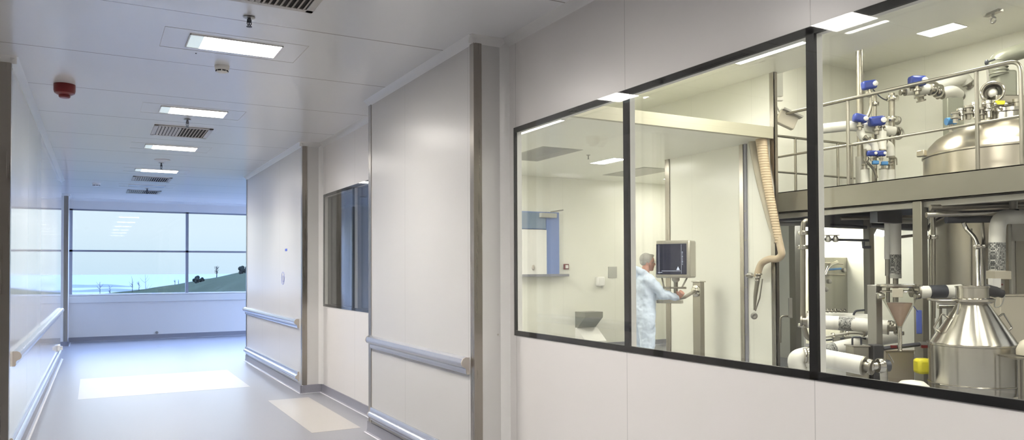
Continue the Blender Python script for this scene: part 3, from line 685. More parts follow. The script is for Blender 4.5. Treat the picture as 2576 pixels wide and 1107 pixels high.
# guard rails
def guardrail(name, label, pts_top, posts, mids, base, r=.021, end=None):
    t = thing(name, base, label, 'guard rail')
    MB().tube(pts_top, r, 12).build('top_rail', 'steel', t)
    for q in mids: MB().tube(q, r*.75, 10).build('mid_rail', 'steel', t)
    for q in posts: MB().tube(q, r, 10).build('post', 'steel', t)
    return t
zt, zm = 3.585, 3.02
guardrail('guard_rail', 'steel guard rail along the front edge of the platform', fillet([(XR+.03, 8.3, zt), (XR+.03, 4.16, zt), (XR+.03, 4.16, ZD-.1)], .12),
    [[(XR+.03, y, ZD-.15), (XR+.03, y, zt-.02)] for y in (8.3, 6.15, 4.595)], [[(XR+.03, 8.3, zm), (XR+.03, 4.16, zm)]], (XR, 6, ZD))
e0 = 8.35
guardrail('guard_rail', 'steel guard rail closing the far end of the platform', [(XR+.05, e0, zt), (XB-.6, e0, zt)],
    [[(x, e0, ZD), (x, e0, zt)] for x in (8.9, 9.742, 10.75, 11.1)], [[(XR+.05, e0, zm), (XB-.6, e0, zm)]], (9.8, e0, ZD))
# columns carrying the platform
def column(name, label, x, y, w, d, z0, z1, m='beam', gusset=None):
    t = thing(name, (x, y, z0), label, 'column')
    s = MB(); s.box(x-w/2, x+w/2, y-d/2, y+d/2, z0+.012, z1); s.build('shaft', m, t, bevel=.006)
    MB().box(x-w/2-.05, x+w/2+.05, y-d/2-.05, y+d/2+.05, z0, z0+.012).build('base_plate', m, t)
    if gusset: MB().prism([(0, 0), (gusset, 0), (0, -gusset*1.3)], (x, y-.01, z1), (x, y+.01, z1), (1, 0, 0), (0, 0, 1)).build('gusset', m, t)
    return t
p = aX(2315, 600, 8.15); column('steel_column', 'wide grey steel column under the platform edge, left of the vertical tubes', 8.15, p.y, .11, .11, 0, ZB, 'beam')
p = aX(2000, 700, 9.4); column('steel_column', 'grey steel column beside the vertical sample pipe, left of the thick mullion', 9.4, p.y, .12, .12, 0, ZB, 'beam')
p = aX(2186, 660, 9.3); column('steel_column', 'dark steel column with a triangular gusset behind the valve stand', 9.3, p.y, .10, .10, 0, 2.2, 'dsteel', .28)
p = aD(2203, 940, 8.1); column('steel_column', 'short grey machine post just left of the glass funnel', p.x, p.y, .105, .105, 0, 1.33, 'dsteel')
p = aX(2560, 465, 8.2); column('steel_column', 'thin column hanging under the platform at the right edge', 8.2, p.y-.02, .07, .07, 2.0, ZB, 'beam') if False else None

# ------------------------------------------------------------------ big tank on the platform
tx, ty, tr = 10.0, 5.22, 1.0
tk = thing('process_tank', (tx, ty, .9), 'large brushed steel domed tank standing through the platform', 'tank')
MB().lathe([(tr, ZD-.02), (tr, 2.90), (tr+.015, 2.91), (tr+.015, 2.93), (tr, 2.94), (tr-.03, 3.0)], (tx, ty, 0), n=64).build('shell', 'tank', tk)
MB().lathe([(tr-.035, 2.98), (tr*.94, 3.05), (tr*.86, 3.14), (tr*.72, 3.23), (tr*.5, 3.30), (tr*.3, 3.33), (.001, 3.34)], (tx, ty, 0), n=64, cap=False).build('dome', 'tank', tk)
MB().lathe([(.4, .75), (.68, .95), (.92, 1.1), (.95, 1.15), (.95, ZD-.04)], (tx, ty, 0), n=64).build('lower_shell', 'tank', tk)
sd = MB()
for k in range(3):
    a = k*2.1+.5; sd.cyl((tx+.8*math.cos(a), ty+.8*math.sin(a), 0), (tx+.8*math.cos(a), ty+.8*math.sin(a), 1.05), .05)
    sd.build('leg', 'dsteel', tk); sd = MB()
w = MB()
for a in (2.6, 3.0, 3.5, 4.0): w.ball((tx+math.cos(a)*(tr-.1), ty+math.sin(a)*(tr-.1), 3.07), .012, 8)
MB().box(tx-tr*.97, tx-tr*.97+.07, ty+.55, ty+.65, 2.90, 2.98).build('lifting_lug', 'tank', tk, bevel=.01)
def pd(px, py, d): return aD(px, py, d)
def flange(mb, c, ax, r, t=.02):
    ax = Vector(ax).normalized(); mb.lathe([(r, -t), (r*1.05, -t*.5), (r*1.05, t*.5), (r, t)], c, ax, 20)
# machinery on the tank top
D0 = 9.1
ag = thing('mixer_head', (tx, ty, 3.26), 'grey-green mixer drive with a round flanged port on the tank top', 'mixer')
c0 = pd(2497, 232, D0); nrm = (EYE-c0).normalized(); nrm = (nrm+Vector((0,0,.15))).normalized()
MB().lathe([(.105, -.30), (.105, 0), (.135, 0), (.135, .03), (.10, .03), (.09, .0), (.085, -.12), (.001, -.13)], c0, nrm, 28).build('flanged_port', 'steel', ag)
MB().torus(c0+nrm*.03, nrm, .118, .012).build('port_ring', 'bright', ag)
MB().ball(c0-nrm*.05, .055, 12).build('port_glass', 'white', ag)
b0 = pd(2520, 215, D0+.15)
MB().obox(b0, RT*.12, Vector((0,0,1))*.17, FW*.12).build('gearbox', 'ggrey', ag, bevel=.03)
MB().obox(pd(2522, 255, D0+.1), RT*.17, Vector((0,0,1))*.05, FW*.15).build('gearbox_foot', 'steel', ag, bevel=.015)
MB().tube(fillet([pd(2513, 190, D0+.1), pd(2505, 150, D0+.1), pd(2580, 125, D0), pd(2640, 110, D0)], .15), .095, 20).build('drive_duct', 'ggrey', ag)
w = MB()
for k in range(5):
    q = pd(2513-k*.6, 186-k*8, D0+.1); w.torus(q, (0,0,1), .098, .008)
w.build('duct_rib', 'ggrey', ag)
MB().obox(pd(2516, 258, D0-.12), RT*.055, Vector((0,0,1))*.022, FW*.004).build('yellow_label', 'yellow', ag)
mf = thing('manway', (tx-.3, ty+.2, 3.2), 'polished cluster of flanges and nozzles on the tank dome', 'manway')
w = MB()
MB().lathe([(.30, 0), (.30, .10), (.34, .10), (.34, .14), (.30, .15), (.001, .20)], pd(2530, 300, D0+.1)-Vector((0,0,.05)), n=36).build('manway_cover', 'bright', mf)
rnd = random.Random(3)
for k, (px, py, h) in enumerate(((2404, 292, .12), (2418, 287, .14), (2436, 284, .16), (2452, 280, .18), (2470, 285, .14), (2488, 280, .2), (2560, 280, .22), (2570, 262, .16), (2545, 290, .15))):
    q = pd(px, py+16, D0-.1+rnd.uniform(-.05, .1)); n_ = MB(); n_.lathe([(.03, 0), (.03, h*.35), (.055, h*.38), (.055, h*.5), (.035, h*.53), (.035, h*.8), (.05, h*.82), (.05, h), (.001, h*1.05)], q, n=18)
    n_.build('nozzle', 'bright' if k % 2 else 'steel', mf)
MB().tube(fillet([pd(2415, 300, D0), pd(2440, 270, D0), pd(2480, 278, D0), pd(2570, 255, D0)], .06), .018, 10).build('sight_pipe', 'bright', mf)
w = MB()
for k in range(5):
    q = pd(2475+k*14, 262+(k % 2)*10, D0-.18); w.ball(q, .022, 10)
w.build('clamp_knob', 'bright', mf)
vs_ = thing('shutoff_valve', pd(2392, 318, D0), 'small blue-topped valve at the left of the tank dome', 'valve')
MB().tube([pd(2380, 306, D0), pd(2403, 304, D0)], .045, 14).build('actuator', 'lblue', vs_)
MB().tube([pd(2392, 306, D0), pd(2392, 330, D0)], .022, 12).build('stem', 'steel', vs_)
MB().obox(pd(2400, 320, 10.4), Vector((0,.22,0)), Vector((0,0,.30)), Vector((.04,0,0))).build('control_box', 'dsteel', label='grey flat cabinet behind the tank dome on the platform', cat='cabinet') if False else None
q = pd(2392, 268, 10.2)
cb = thing('control_box', (q.x, q.y, ZD), 'dull grey cabinet behind the left of the tank dome', 'cabinet')
MB().obox(pd(2398, 300, 10.2), RT*.11, Vector((0,0,1))*.28, FW*.06).build('case', 'ggrey', cb, bevel=.01)
MB().tube([pd(2398, 345, 10.2), (pd(2398, 345, 10.2).x, pd(2398, 345, 10.2).y, ZD)], .03).build('stand', 'dsteel', cb)
# instrument in front (small probe with red knob)
pr = thing('probe', pd(2486, 205, D0-.3), 'dark probe on a thin stem left of the mixer duct', 'probe')
MB().tube([pd(2486, 205, D0-.3), pd(2482, 160, D0-.3)], .012, 8).build('stem', 'dsteel', pr)
MB().ball(pd(2482, 157, D0-.3), (.022, .022, .035)).build('head', 'dark', pr)
MB().tube([pd(2484, 156, D0-.3), pd(2502, 150, D0-.2)], .01, 8).build('arm', 'dark', pr)
# ------------------------------------------------------------------ upper pipework and valves
def lagged(label, pts, r, fr=.12, name='lagged_pipe', m='lag', ends=True, bands=(), group=None):
    P = fillet(pts, fr); t = thing(name, P[0], label, 'pipe', group)
    MB().tube(P, r, 20).build('lagging', m, t)
    if ends:
        for a, b in ((P[0], P[1]), (P[-1], P[-2])):
            d = (a-b).normalized(); MB().lathe([(r*1.02, -.012), (r*1.02, .004), (r*.55, .006), (r*.5, .05), (r*.8, .052), (r*.8, .07), (r*.3, .072)], a, d, 20).build('end_clamp', 'steel', t)
    for (a, b, mm) in bands:
        MB().tube([Vector(a), Vector(b)], r*1.025, 20).build('label_band', mm, t, 'dark printed label band')
    return t
def steelpipe(label, pts, r, fr=.06, m='steel', name='steel_pipe', clamps=(), group=None):
    P = fillet(pts, fr); t = thing(name, P[0], label, 'pipe', group)
    MB().tube(P, r, 14).build('tube', m, t)
    for c_, ax in clamps:
        w = MB(); flange(w, c_, ax, r*1.9, r*.8); w.build('clamp', 'bright', t)
    return t
D1 = 10.9
lagged('long white lagged pipe running behind the rail to the valve cluster', [pd(2048, 326, D1), pd(2068, 324, D1), pd(2140, 316, D1-.1), pd(2250, 331, D1)], .072, .1)
lagged('white lagged elbow hanging below the left blue valve', [pd(2163, 322, D1-.1), pd(2166, 340, D1-.1), pd(2180, 352, D1-.15), pd(2184, 380, D1-.15)], .055, .1)
lagged('white lagged drop pipe under the middle of the valve cluster', [pd(2218, 330, D1-.1), pd(2218, 380, D1-.15)], .062, .1)
lagged('white lagged elbow right of the middle drop pipe', [pd(2226, 360, D1-.05), pd(2240, 368, D1-.05), pd(2241, 395, D1-.05)], .055, .1)
lagged('white lagged elbow second from the left in the cluster', [pd(2184, 352, D1-.2), pd(2200, 362, D1-.2), pd(2202, 385, D1-.2)], .05, .1)
for px, lb in ((2176, 'short white lagged foot pipe at the left of the cluster'), (2222, 'short white lagged foot pipe in the middle of the cluster'), (2240, 'short white lagged foot pipe at the right of the cluster')):
    lagged(lb, [pd(px, 425, D1-.1), (pd(px, 425, D1-.1).x, pd(px, 425, D1-.1).y, ZD)], .058)
q = pd(2162, 150, D1+.3)
st = thing('stand_pipe', (q.x, q.y, ZD), 'tall steel stand pipe from platform to hall ceiling by the valves', 'pipe')
MB().tube([(q.x, q.y, ZD), (q.x, q.y, 3.15)], .072, 18).build('lower_sleeve', 'dsteel', st)
MB().tube([(q.x, q.y, 3.15), (q.x, q.y, HH-.01)], .048, 18).build('riser', 'steel', st)
MB().lathe([(.11, 0), (.11, -.015), (.06, -.02)], (q.x, q.y, HH), n=20).build('ceiling_flange', 'steel', st)
steelpipe('thin vertical steel pipe right of the valve cluster', [(lambda v: (v.x, v.y, ZD))(pd(2243, 400, D1)), pd(2243, 235, D1)], .042, clamps=[(pd(2245, 248, D1), (0,0,1)), (pd(2243, 300, D1), (0,0,1))])
steelpipe('thin steel pipe below the top blue actuator', [(lambda v: (v.x, v.y, ZD))(pd(2199, 400, D1+.1)), pd(2199, 235, D1+.1)], .034, clamps=[(pd(2199, 262, D1+.1), (0,0,1))])
steelpipe('curled cable between the top actuator and the thin pipe', [pd(2196, 225, D1), pd(2215, 245, D1), pd(2228, 252, D1), pd(2245, 252, D1)], .009, .1, 'dark')
steelpipe('bent steel tube dropping from the top actuator', [pd(2190, 240, D1), pd(2192, 270, D1), pd(2180, 298, D1)], .02, .1)
def valve(px, py, d, label, size=.09, dirn=(1,0,0), m='blue', stem=True, cap=True):
    c_ = pd(px, py, d); t = thing('actuated_valve', c_-Vector((0,0,size*1.6)), label, 'valve', 'blue valve actuators')
    dv = RT*dirn[0]+Vector((0,0,1))*dirn[2]
    MB().obox(c_, dv.normalized()*size, dv.normalized().cross(FW).normalized()*size*.62, FW*size*.6).build('actuator', m, t, bevel=size*.3)
    if cap:
        MB().lathe([(size*.34, 0), (size*.34, size*.25), (size*.2, size*.35), (.001, size*.36)], c_+dv.normalized()*size*.6-FW*size*.55, -FW, 16).build('indicator', 'white', t)
    if stem:
        w = MB(); w.lathe([(size*.30, -size*1.7), (size*.30, -size*1.3), (size*.5, -size*1.25), (size*.5, -size*1.0), (size*.26, -size*.95), (size*.26, -size*.5)], c_, n=16); w.build('valve_body', 'steel', t)
    return t
valve(2186, 214, D1-.1, 'topmost blue actuator beside the tall stand pipe', .10, (1,0,.15))
valve(2163, 298, D1-.2, 'rounded blue actuator on the left of the lagged pipe', .095, (1,0,-.2))
valve(2205, 305, D1-.2, 'wide flat blue actuator right of the rounded one', .11, (1,0,.1))
valve(2193, 386, D1-.3, 'left one of the paired blue actuators below the mid rail', .062)
valve(2216, 386, D1-.3, 'right one of the paired blue actuators below the mid rail', .062)
valve(2202, 409, D1-.3, 'left light blue actuator at the bottom of the cluster', .045, m='lblue', cap=False)
valve(2225, 411, D1-.3, 'right light blue actuator at the bottom of the cluster', .045, m='lblue', cap=False)
steelpipe('tangle of small steel tubes at the foot of the valve cluster', [pd(2176, 375, D1-.25), pd(2178, 405, D1-.25), pd(2198, 425, D1-.25), pd(2206, 448, D1-.25)], .018, .08, clamps=[(pd(2180, 400, D1-.25), (1,0,0))])
steelpipe('small bent tube beside the paired actuators', [pd(2236, 398, D1-.1), pd(2255, 396, D1-.1), pd(2256, 415, D1-.1)], .010, .03)
w = MB(); w.torus(pd(2258, 335, D1), FW, .085, .012); w.build('hand_ring', 'dsteel', label='small round handwheel at the right end of the lagged pipe', cat='handwheel')
q = aX(2258, 303, XB)
MB().lathe([(.07, 0), (.07, .02), (.05, .03), (.001, .032)], (XB, q.y, q.z), (-1,0,0), 20).build('wall_port', 'dsteel', label='small dark round port on the hall wall right of the valves', cat='port')
# right group of upper elbows near the wall
D2 = 11.6
valve(2307, 204, D2-.3, 'blue actuator on the elbows left of the tank', .12)
lagged('small white lagged stub left of the upper elbows', [pd(2276, 232, D2-.2), pd(2300, 230, D2-.2)], .055)
lagged('white lagged elbow under the blue actuator by the wall', [pd(2296, 226, D2-.2), pd(2340, 224, D2-.2)], .075)
lagged('white lagged vertical piece below the upper elbows', [pd(2312, 232, D2-.1), pd(2315, 244, D2-.1)], .085)
lagged('white lagged bend joining the wall right of the upper elbows', [pd(2368, 236, D2-.2), pd(2396, 228, D2-.2), pd(2412, 240, D2-.1)], .085, .2)
lagged('pale lagged pipe rising into the wall left of the mixer duct', [pd(2352, 220, D2), pd(2425, 196, D2+.1), pd(2436, 210, D2+.1)], .085, .15)
steelpipe('steel flanged joint between the white elbows by the wall', [pd(2340, 222, D2-.25), pd(2370, 232, D2-.25)], .05, m='dsteel', clamps=[(pd(2346, 224, D2-.25), RT), (pd(2360, 229, D2-.25), RT)])
w = MB(); w.lathe([(.06, 0), (.06, .02), (.001, .022)], pd(2345, 216, D2-.35), -FW, 14); w.build('red_knob', 'red', label='tiny red knob on the joint between the white elbows', cat='knob') if False else None
# ceiling eye fitting
q = aZ(2498, 30, HL)
ey = thing('ceiling_hook', (q.x, q.y, HL), 'small lifting eye hanging from the ceiling at the top right', 'hook')
MB().obox((q.x, q.y, HL-.012), (.03, .09, 0), (.03, -.01, 0), (0, 0, .012)).build('plate', 'dsteel', ey)
MB().tube([(q.x, q.y, HL-.02), (q.x, q.y, HL-.06)], .015, 10).build('shank', 'dsteel', ey)
MB().torus((q.x, q.y, HL-.085), RT+FW*.3, .03, .009).build('ring', 'dsteel', ey)
# hanging trunking and floodlight right of the control corner
q = aZ(1958, 184, HL)
tr_ = thing('cable_trunking', (8.3, 7.3, HL-.7), 'grey trunking hanging beside the control wall corner', 'trunking')
a_, b_ = pd(1949, 220, 10.4), pd(1967, 220, 10.4)
zb_ = pd(1958, 254, 10.4).z
MB().obox(((a_.x+b_.x)/2, (a_.y+b_.y)/2, (zb_+HH)/2+.03), RT*.05, Vector((0,0,1))*((HH-zb_)/2-.03), Vector((RT.y, -RT.x, 0))*.04).build('trunk', 'plate', tr_)
MB().obox(((a_.x+b_.x)/2, (a_.y+b_.y)/2, zb_+.015), RT*.052, Vector((0,0,1))*.015, Vector((RT.y, -RT.x, 0))*.045).build('end_cap', 'white', tr_)
fl = thing('floodlight', pd(1980, 300, 10.2), 'square floodlight tilted down on a bracket above the platform rail', 'floodlight')
a_ = (RT*.9-Vector((0,0,1))*.42).normalized(); b_ = (RT*.42+Vector((0,0,1))*.9).normalized()
MB().obox(pd(1980, 300, 10.2), a_*.125, b_*.105, FW*.05).build('housing', 'cream', fl, bevel=.01)
MB().obox(pd(1992, 285, 10.15), a_*.14, b_*.012, FW*.07).build('hood', 'dsteel', fl)
MB().tube([pd(1950, 262, 10.3), pd(1962, 283, 10.3)], .012, 8).build('bracket_arm', 'dsteel', fl)
MB().tube([pd(1950, 300, 10.3), pd(1966, 284, 10.3)], .010, 8).build('bracket_arm', 'dsteel', fl)

# ------------------------------------------------------------------ below the platform
def tubelight(px0, px1, py, d, label, py1=None):
    a, b = pd(px0, py, d), pd(px1, py1 or py, d); t = thing('batten_light', (a+b)/2, label, 'batten light', 'batten lights under the platform')
    MB().tube([a, b], .045, 14).build('diffuser', 'tubelamp', t)
    MB().obox((a+b)/2+Vector((0,0,.055)), (b-a)/2, (0,0,.018), (b-a).cross(Vector((0,0,1))).normalized()*.045).build('tray', 'white', t)
tubelight(1980, 2036, 533, 11, 'bright batten light under the platform left of the thick mullion')
tubelight(2186, 2222, 580, 10.6, 'bright white batten light behind the gusseted column', 588)
tubelight(2328, 2360, 497, 11, 'bright batten light just under the platform right of the wide column')
tubelight(2100, 2160, 560, 11.2, 'batten light hidden among the dark steelwork') if False else None
for x, y, lb in ((11.1, 9.2, 'added fill batten over the left of the lower hall recess'), (11.1, 9.85, 'added fill batten over the right of the lower hall recess'), (9.4, 7.6, 'added fill batten between girders at the far end'), (8.9, 3.2, 'added fill batten under the platform behind the drum'), (11.2, 3.6, 'added fill batten behind the tank under the platform'), (11.2, 7.4, 'added fill batten beyond the funnel under the platform')):
    t = thing('batten_light', (x, y, 2.2), lb, 'batten light', 'batten lights under the platform')  # extra battens added as fill to brighten the space below the platform
    MB().box(x-.5, x+.5, y-.06, y+.06, 2.19, 2.235).build('diffuser', 'recess' if y > 9 else 'tubelamp', t); MB().box(x-.52, x+.52, y-.07, y+.07, 2.236, 2.27 if y < 8.6 else 2.299).build('tray', 'white', t)
# dark service pipes under the deck
for i, (p0, p1, d, r, mm, lb) in enumerate((
    ((1955, 548), (2250, 540), 10.6, .05, 'dark', 'thick dark service pipe highest under the platform'),
    ((1955, 562), (2300, 556), 10.9, .04, 'dsteel', 'dark service pipe second under the platform'),
    ((2070, 566), (2180, 572), 10.2, .02, 'dark', 'lower dark edge pipe left of the gusseted column'),
    ((2115, 550), (2300, 545), 9.6, .022, 'steel', 'slim bright service pipe under the platform'),
    ((2190, 567), (2320, 572), 9.8, .03, 'dark', 'dark crossing pipe above the gusset'),
    ((2230, 520), (2320, 512), 9.4, .016, 'bright', 'slim polished pipe just below the beam'),
    ((2330, 541), (2560, 532), 8.25, .030, 'bright', 'polished horizontal pipe above the domed drum area'),
    ((2340, 522), (2576, 515), 8.35, .03, 'steel', 'steel horizontal pipe behind the polished one'),
    ((2380, 553), (2500, 551), 8.38, .04, 'dark', 'thick dark pipe behind the bent tube'),
    ((2230, 600), (2320, 590), 10.2, .02, 'steel', 'small horizontal pipe right of the hanging ducts'),
    ((2070, 602), (2185, 605), 9.6, .016, 'dark', 'thin horizontal pipe with two small valves in front of the far wall'))):
    a, b = pd(*p0, d), pd(*p1, d); t = steelpipe(lb, [a, b], r, m=mm, name='service_pipe')
    if i == 10:
        for px in (2083, 2102): MB().lathe([(.02, -.03), (.035, -.02), (.035, .02), (.02, .05), (.05, .052), (.05, .06)], pd(px, 603, 9.6), n=12).build('small_valve', 'dsteel', t)
w = MB(); w.tube([pd(2172, 608, 9.5), pd(2172, 622, 9.5), pd(2190, 622, 9.5)], .02, 8); w.build('pipe_clamp', 'dark', label='dark clamp holding the thin pipe to the gusseted column', cat='clamp')
# dark cross girders below deck, seen under the beam
for k, (y, lb) in enumerate(((6.9, 'dark cross girder farthest along under the platform'), (5.9, 'dark cross girder in the middle under the platform'), (3.4, 'dark cross girder under the right of the platform'))):
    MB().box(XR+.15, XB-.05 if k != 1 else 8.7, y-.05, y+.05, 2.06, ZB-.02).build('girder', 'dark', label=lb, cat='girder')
# vertical sample pipe with clamps left of mullion
steelpipe('vertical sample pipe with clamps just left of the thick mullion', [pd(2048, 560, 9.0), pd(2022, 553, 9.0), pd(2020, 580, 9.0), pd(2020, 815, 9.0), pd(2030, 850, 9.0), pd(2050, 856, 9.0)], .030, .1,
          clamps=[(pd(2020, 586, 9), (0,0,1)), (pd(2020, 622, 9), (0,0,1)), (pd(2020, 818, 9), (0,0,1))])
steelpipe('short cross tube on the sample pipe clamp', [pd(2004, 621, 9.0), pd(2036, 620, 9.0)], .012, m='bright', name='cross_tube')
steelpipe('thin handle loop in front of the far lower wall', [pd(1963, 862, 10), pd(1963, 795, 10), pd(1988, 795, 10)], .014, .05, name='handle_loop')
MB().obox(pd(1988, 775, 9.9), RT*.02, Vector((0,0,1))*.13, FW*.02).build('grip_plate', 'dsteel', label='small dark plate on the column left of the sample pipe', cat='plate')
q0, q1 = aY(1956, 758, 10.26), aY(1992, 530, 10.26)
wp = thing('wall_panel', (11.1, 10.28, 1.0), 'tall cream panel with a grey lower band on the far lower wall', 'wall panel')
MB().box(10.4, 11.7, 10.27, 10.3, q0.z, 2.29).build('upper_sheet', 'white', wp)
MB().box(10.4, 11.7, 10.28, 10.3, .55, q0.z).build('lower_band', 'plate', wp)
# instrument panel
def fY(px, py, y): return aY(px, py, y)
ip = thing('instrument_panel', aY(2095, 775, 9.0), 'brushed steel instrument panel with gauges and curved tube on the far lower wall', 'panel')
a, b = aY(2040, 800, 9.0), aY(2133, 648, 9.0)
MB().box(a.x, b.x, 9.0, 9.06, a.z, b.z).build('back_plate', 'panelst', ip, bevel=.004)
MB().box(a.x+.1, a.x+.16, 9.02, 9.06, 0, a.z).build('stand_leg', 'dsteel', ip); MB().box(b.x-.16, b.x-.1, 9.02, 9.06, 0, a.z).build('stand_leg', 'dsteel', ip)
def g9(px, py): return aY(px, py, 8.93)
MB().tube(fillet([g9(2075, 692), g9(2085, 668), g9(2106, 659)], .08), .028, 12).build('curved_tube', 'bright', ip)
MB().tube([g9(2070, 662), g9(2120, 664)], .015, 10).build('tube', 'steel', ip)
MB().tube([g9(2085, 678), g9(2115, 676)], .02, 10).build('blue_tube', 'lblue', ip)
MB().tube([g9(2075, 690), g9(2125, 692)], .016, 10).build('tube', 'steel', ip)
for px, py in ((2083, 708), (2075, 728), (2078, 690), (2120, 680)):
    MB().lathe([(.04, 0), (.04, .05), (.02, .06), (.001, .061)], aY(px, py, 9.0), (0,-1,0), 16).build('gauge', 'dsteel', ip)
# hanging white ducts with printed label
for i, (px, w_, py0, py1, d, lb) in enumerate(((2253, .065, 565, 640, 9.6, 'right hanging white lagged pipe with a printed label above the funnel'), (2234, .045, 568, 652, 9.7, 'left hanging white lagged pipe ending in a dark sleeve'))):
    t = thing('lagged_pipe', pd(px, 700, d), lb, 'pipe')
    MB().tube([pd(px, py0-8, d), pd(px, py1, d)], w_, 18).build('lagging', 'white', t)
    if i == 0: MB().tube([pd(px, 640, d), pd(px, 690, d)], w_*1.02, 18).build('label_band', 'print', t, 'dark printed label band'); MB().tube([pd(px, 690, d), pd(px, 700, d)], w_*1.05, 18).build('joint', 'plate', t)
    else: MB().tube([pd(px, 652, d), pd(px, 694, d)], w_*.8, 16).build('sleeve', 'dsteel', t)
    MB().tube([pd(px, 700 if i == 0 else 694, d), pd(px, 760, d)], w_*.5, 12).build('lower_stub', 'steel', t)
# low lagged pipes
def lp(*a): return [pd(*q) for q in a]
lagged('nearest thick white lagged pipe low in the third pane', lp((2068, 900, 7.3), (2176, 921, 7.0)), .088, ends=True)
steelpipe('short steel elbow with clamps at the end of the nearest lagged pipe', lp((2176, 921, 7.0), (2222, 920, 6.95), (2224, 950, 6.95), (2224, 1060, 6.95)), .034, .05, m='bright', clamps=[(pd(2184, 920, 7.0), RT), (pd(2215, 920, 6.95), RT)])
lagged('white lagged elbow low behind the middle pane beside the thick mullion', lp((2016, 960, 7.9), (1999, 900, 7.9), (2032, 893, 7.9)), .085, .13)
steelpipe('steel tee joining the lagged elbow behind the thick mullion', lp((2024, 895, 7.85), (2060, 896, 7.8)), .04, m='bright', clamps=[(pd(2028, 895, 7.85), RT), (pd(2036, 895, 7.8), RT)])
lagged('white lagged pipe slanting behind the nearest one, with printed bands', lp((2040, 888, 8.3), (2110, 875, 8.4), (2200, 855, 9.0), (2250, 848, 9.3)), .075, .3, bands=[(pd(2062, 884, 8.33), pd(2096, 878, 8.38), 'print')])
lagged('long white lagged pipe at mid height with a printed band', lp((2030, 808, 8.9), (2140, 815, 8.7), (2236, 824, 8.5)), .080, .3, bands=[(pd(2110, 813, 8.75), pd(2150, 816, 8.68), 'print')])
lagged('upper white lagged pipe just behind the mid-height one', lp((2030, 795, 9.4), (2185, 803, 9.2)), .062, .3)
steelpipe('curved steel end of the mid-height lagged pipe', lp((2236, 824, 8.5), (2240, 812, 8.5), (2260, 816, 8.5), (2262, 845, 8.5)), .026, .05, m='bright', clamps=[(pd(2242, 818, 8.5), RT), (pd(2262, 838, 8.5), (0,0,1))])
steelpipe('thin dark tube tangle under the mid-height pipe', lp((2070, 848, 8.6), (2110, 842, 8.6), (2150, 836, 8.6), (2180, 842, 8.6)), .016, .1, 'dsteel', clamps=[(pd(2095, 844, 8.6), RT), (pd(2130, 839, 8.6), RT), (pd(2172, 841, 8.6), RT)])
steelpipe('second small tube under the mid-height pipe', lp((2075, 856, 8.7), (2130, 850, 8.7), (2178, 852, 8.7)), .012, .1, 'dark')
for px, lb in ((2104, 'left small bracket under the tangled tubes'), (2132, 'right small bracket under the tangled tubes')):
    MB().obox(pd(px, 862, 8.65), RT*.035, Vector((0,0,1))*.07, FW*.02).build('pipe_bracket', 'dsteel', label=lb, cat='bracket')
steelpipe('bent dark tube above the upper lagged pipe', lp((2147, 792, 9.2), (2152, 782, 9.2), (2175, 780, 9.2)), .012, .04, 'dark')
steelpipe('row of small fittings on a thin tube above the upper lagged pipe', lp((2076, 783, 9.2), (2128, 781, 9.2)), .012, .04, 'steel', clamps=[(pd(x, 782, 9.2), RT) for x in (2082, 2092, 2102, 2114, 2124)])
# steel boxes
def cabinet(label, px0, px1, py0, d, depth, name='equipment_cabinet', m='steel', handle=False, z0=0, top=None):
    a, b = pd(px0, py0, d), pd(px1, py0, d); h = a.z; c_ = (a+b)/2; u = (b-a); u.z = 0; wd_ = u.length/2; u.normalize(); n_ = Vector((-u.y, u.x, 0))
    t = thing(name, (c_.x, c_.y, z0), label, 'cabinet')
    MB().obox(Vector((c_.x, c_.y, (h+z0)/2))+n_*depth/2, u*wd_, n_*depth/2, Vector((0,0,(h-z0)/2))).build('case', m, t, bevel=.008)
    MB().obox(Vector((c_.x, c_.y, h+.006))+n_*depth/2, u*(wd_+.01), n_*(depth/2+.01), Vector((0,0,.006))).build('top_plate', top or m, t)
    if handle:
        hp_ = [Vector((c_.x, c_.y, h+.012))+u*s*wd_*.55+n_*.1 for s in (-1, 1)]
        MB().tube(fillet([hp_[0], hp_[0]+Vector((0,0,.08)), hp_[1]+Vector((0,0,.08)), hp_[1]], .02), .010, 8).build('handle', 'dark', t)
    return t
cabinet('small grey steel box with a black handle on top, left of the machine post', 2146, 2187, 873, 7.84, .18, handle=True)
cabinet('light steel cabinet under the funnel spout', 2228, 2300, 884, 8.15, .2, m='cab')
cabinet('dark gearbox housing under the machine post', 2195, 2222, 885, 7.9, .12, m='blackp') if False else None
q = pd(2204, 910, 7.85)
dk = thing('drive_unit', (q.x, q.y, 0), 'black drive unit at the foot of the machine post', 'drive unit')
MB().obox((q.x, q.y, .42), RT*.055, Vector((RT.y, -RT.x, 0))*.06, Vector((0,0,.30))).build('case', 'blackp', dk, bevel=.01)
MB().lathe([(.06, -.05), (.06, .05), (.001, .052)], pd(2224, 920, 7.7), RT, 18).build('coupling', 'dark', dk)
MB().tube([pd(2235, 890, 7.8), pd(2248, 912, 7.8)], .008, 8).build('lever', 'dsteel', dk)
MB().tube([(q.x, q.y, 0), (q.x, q.y, .14)], .04, 12).build('foot', 'dark', dk)
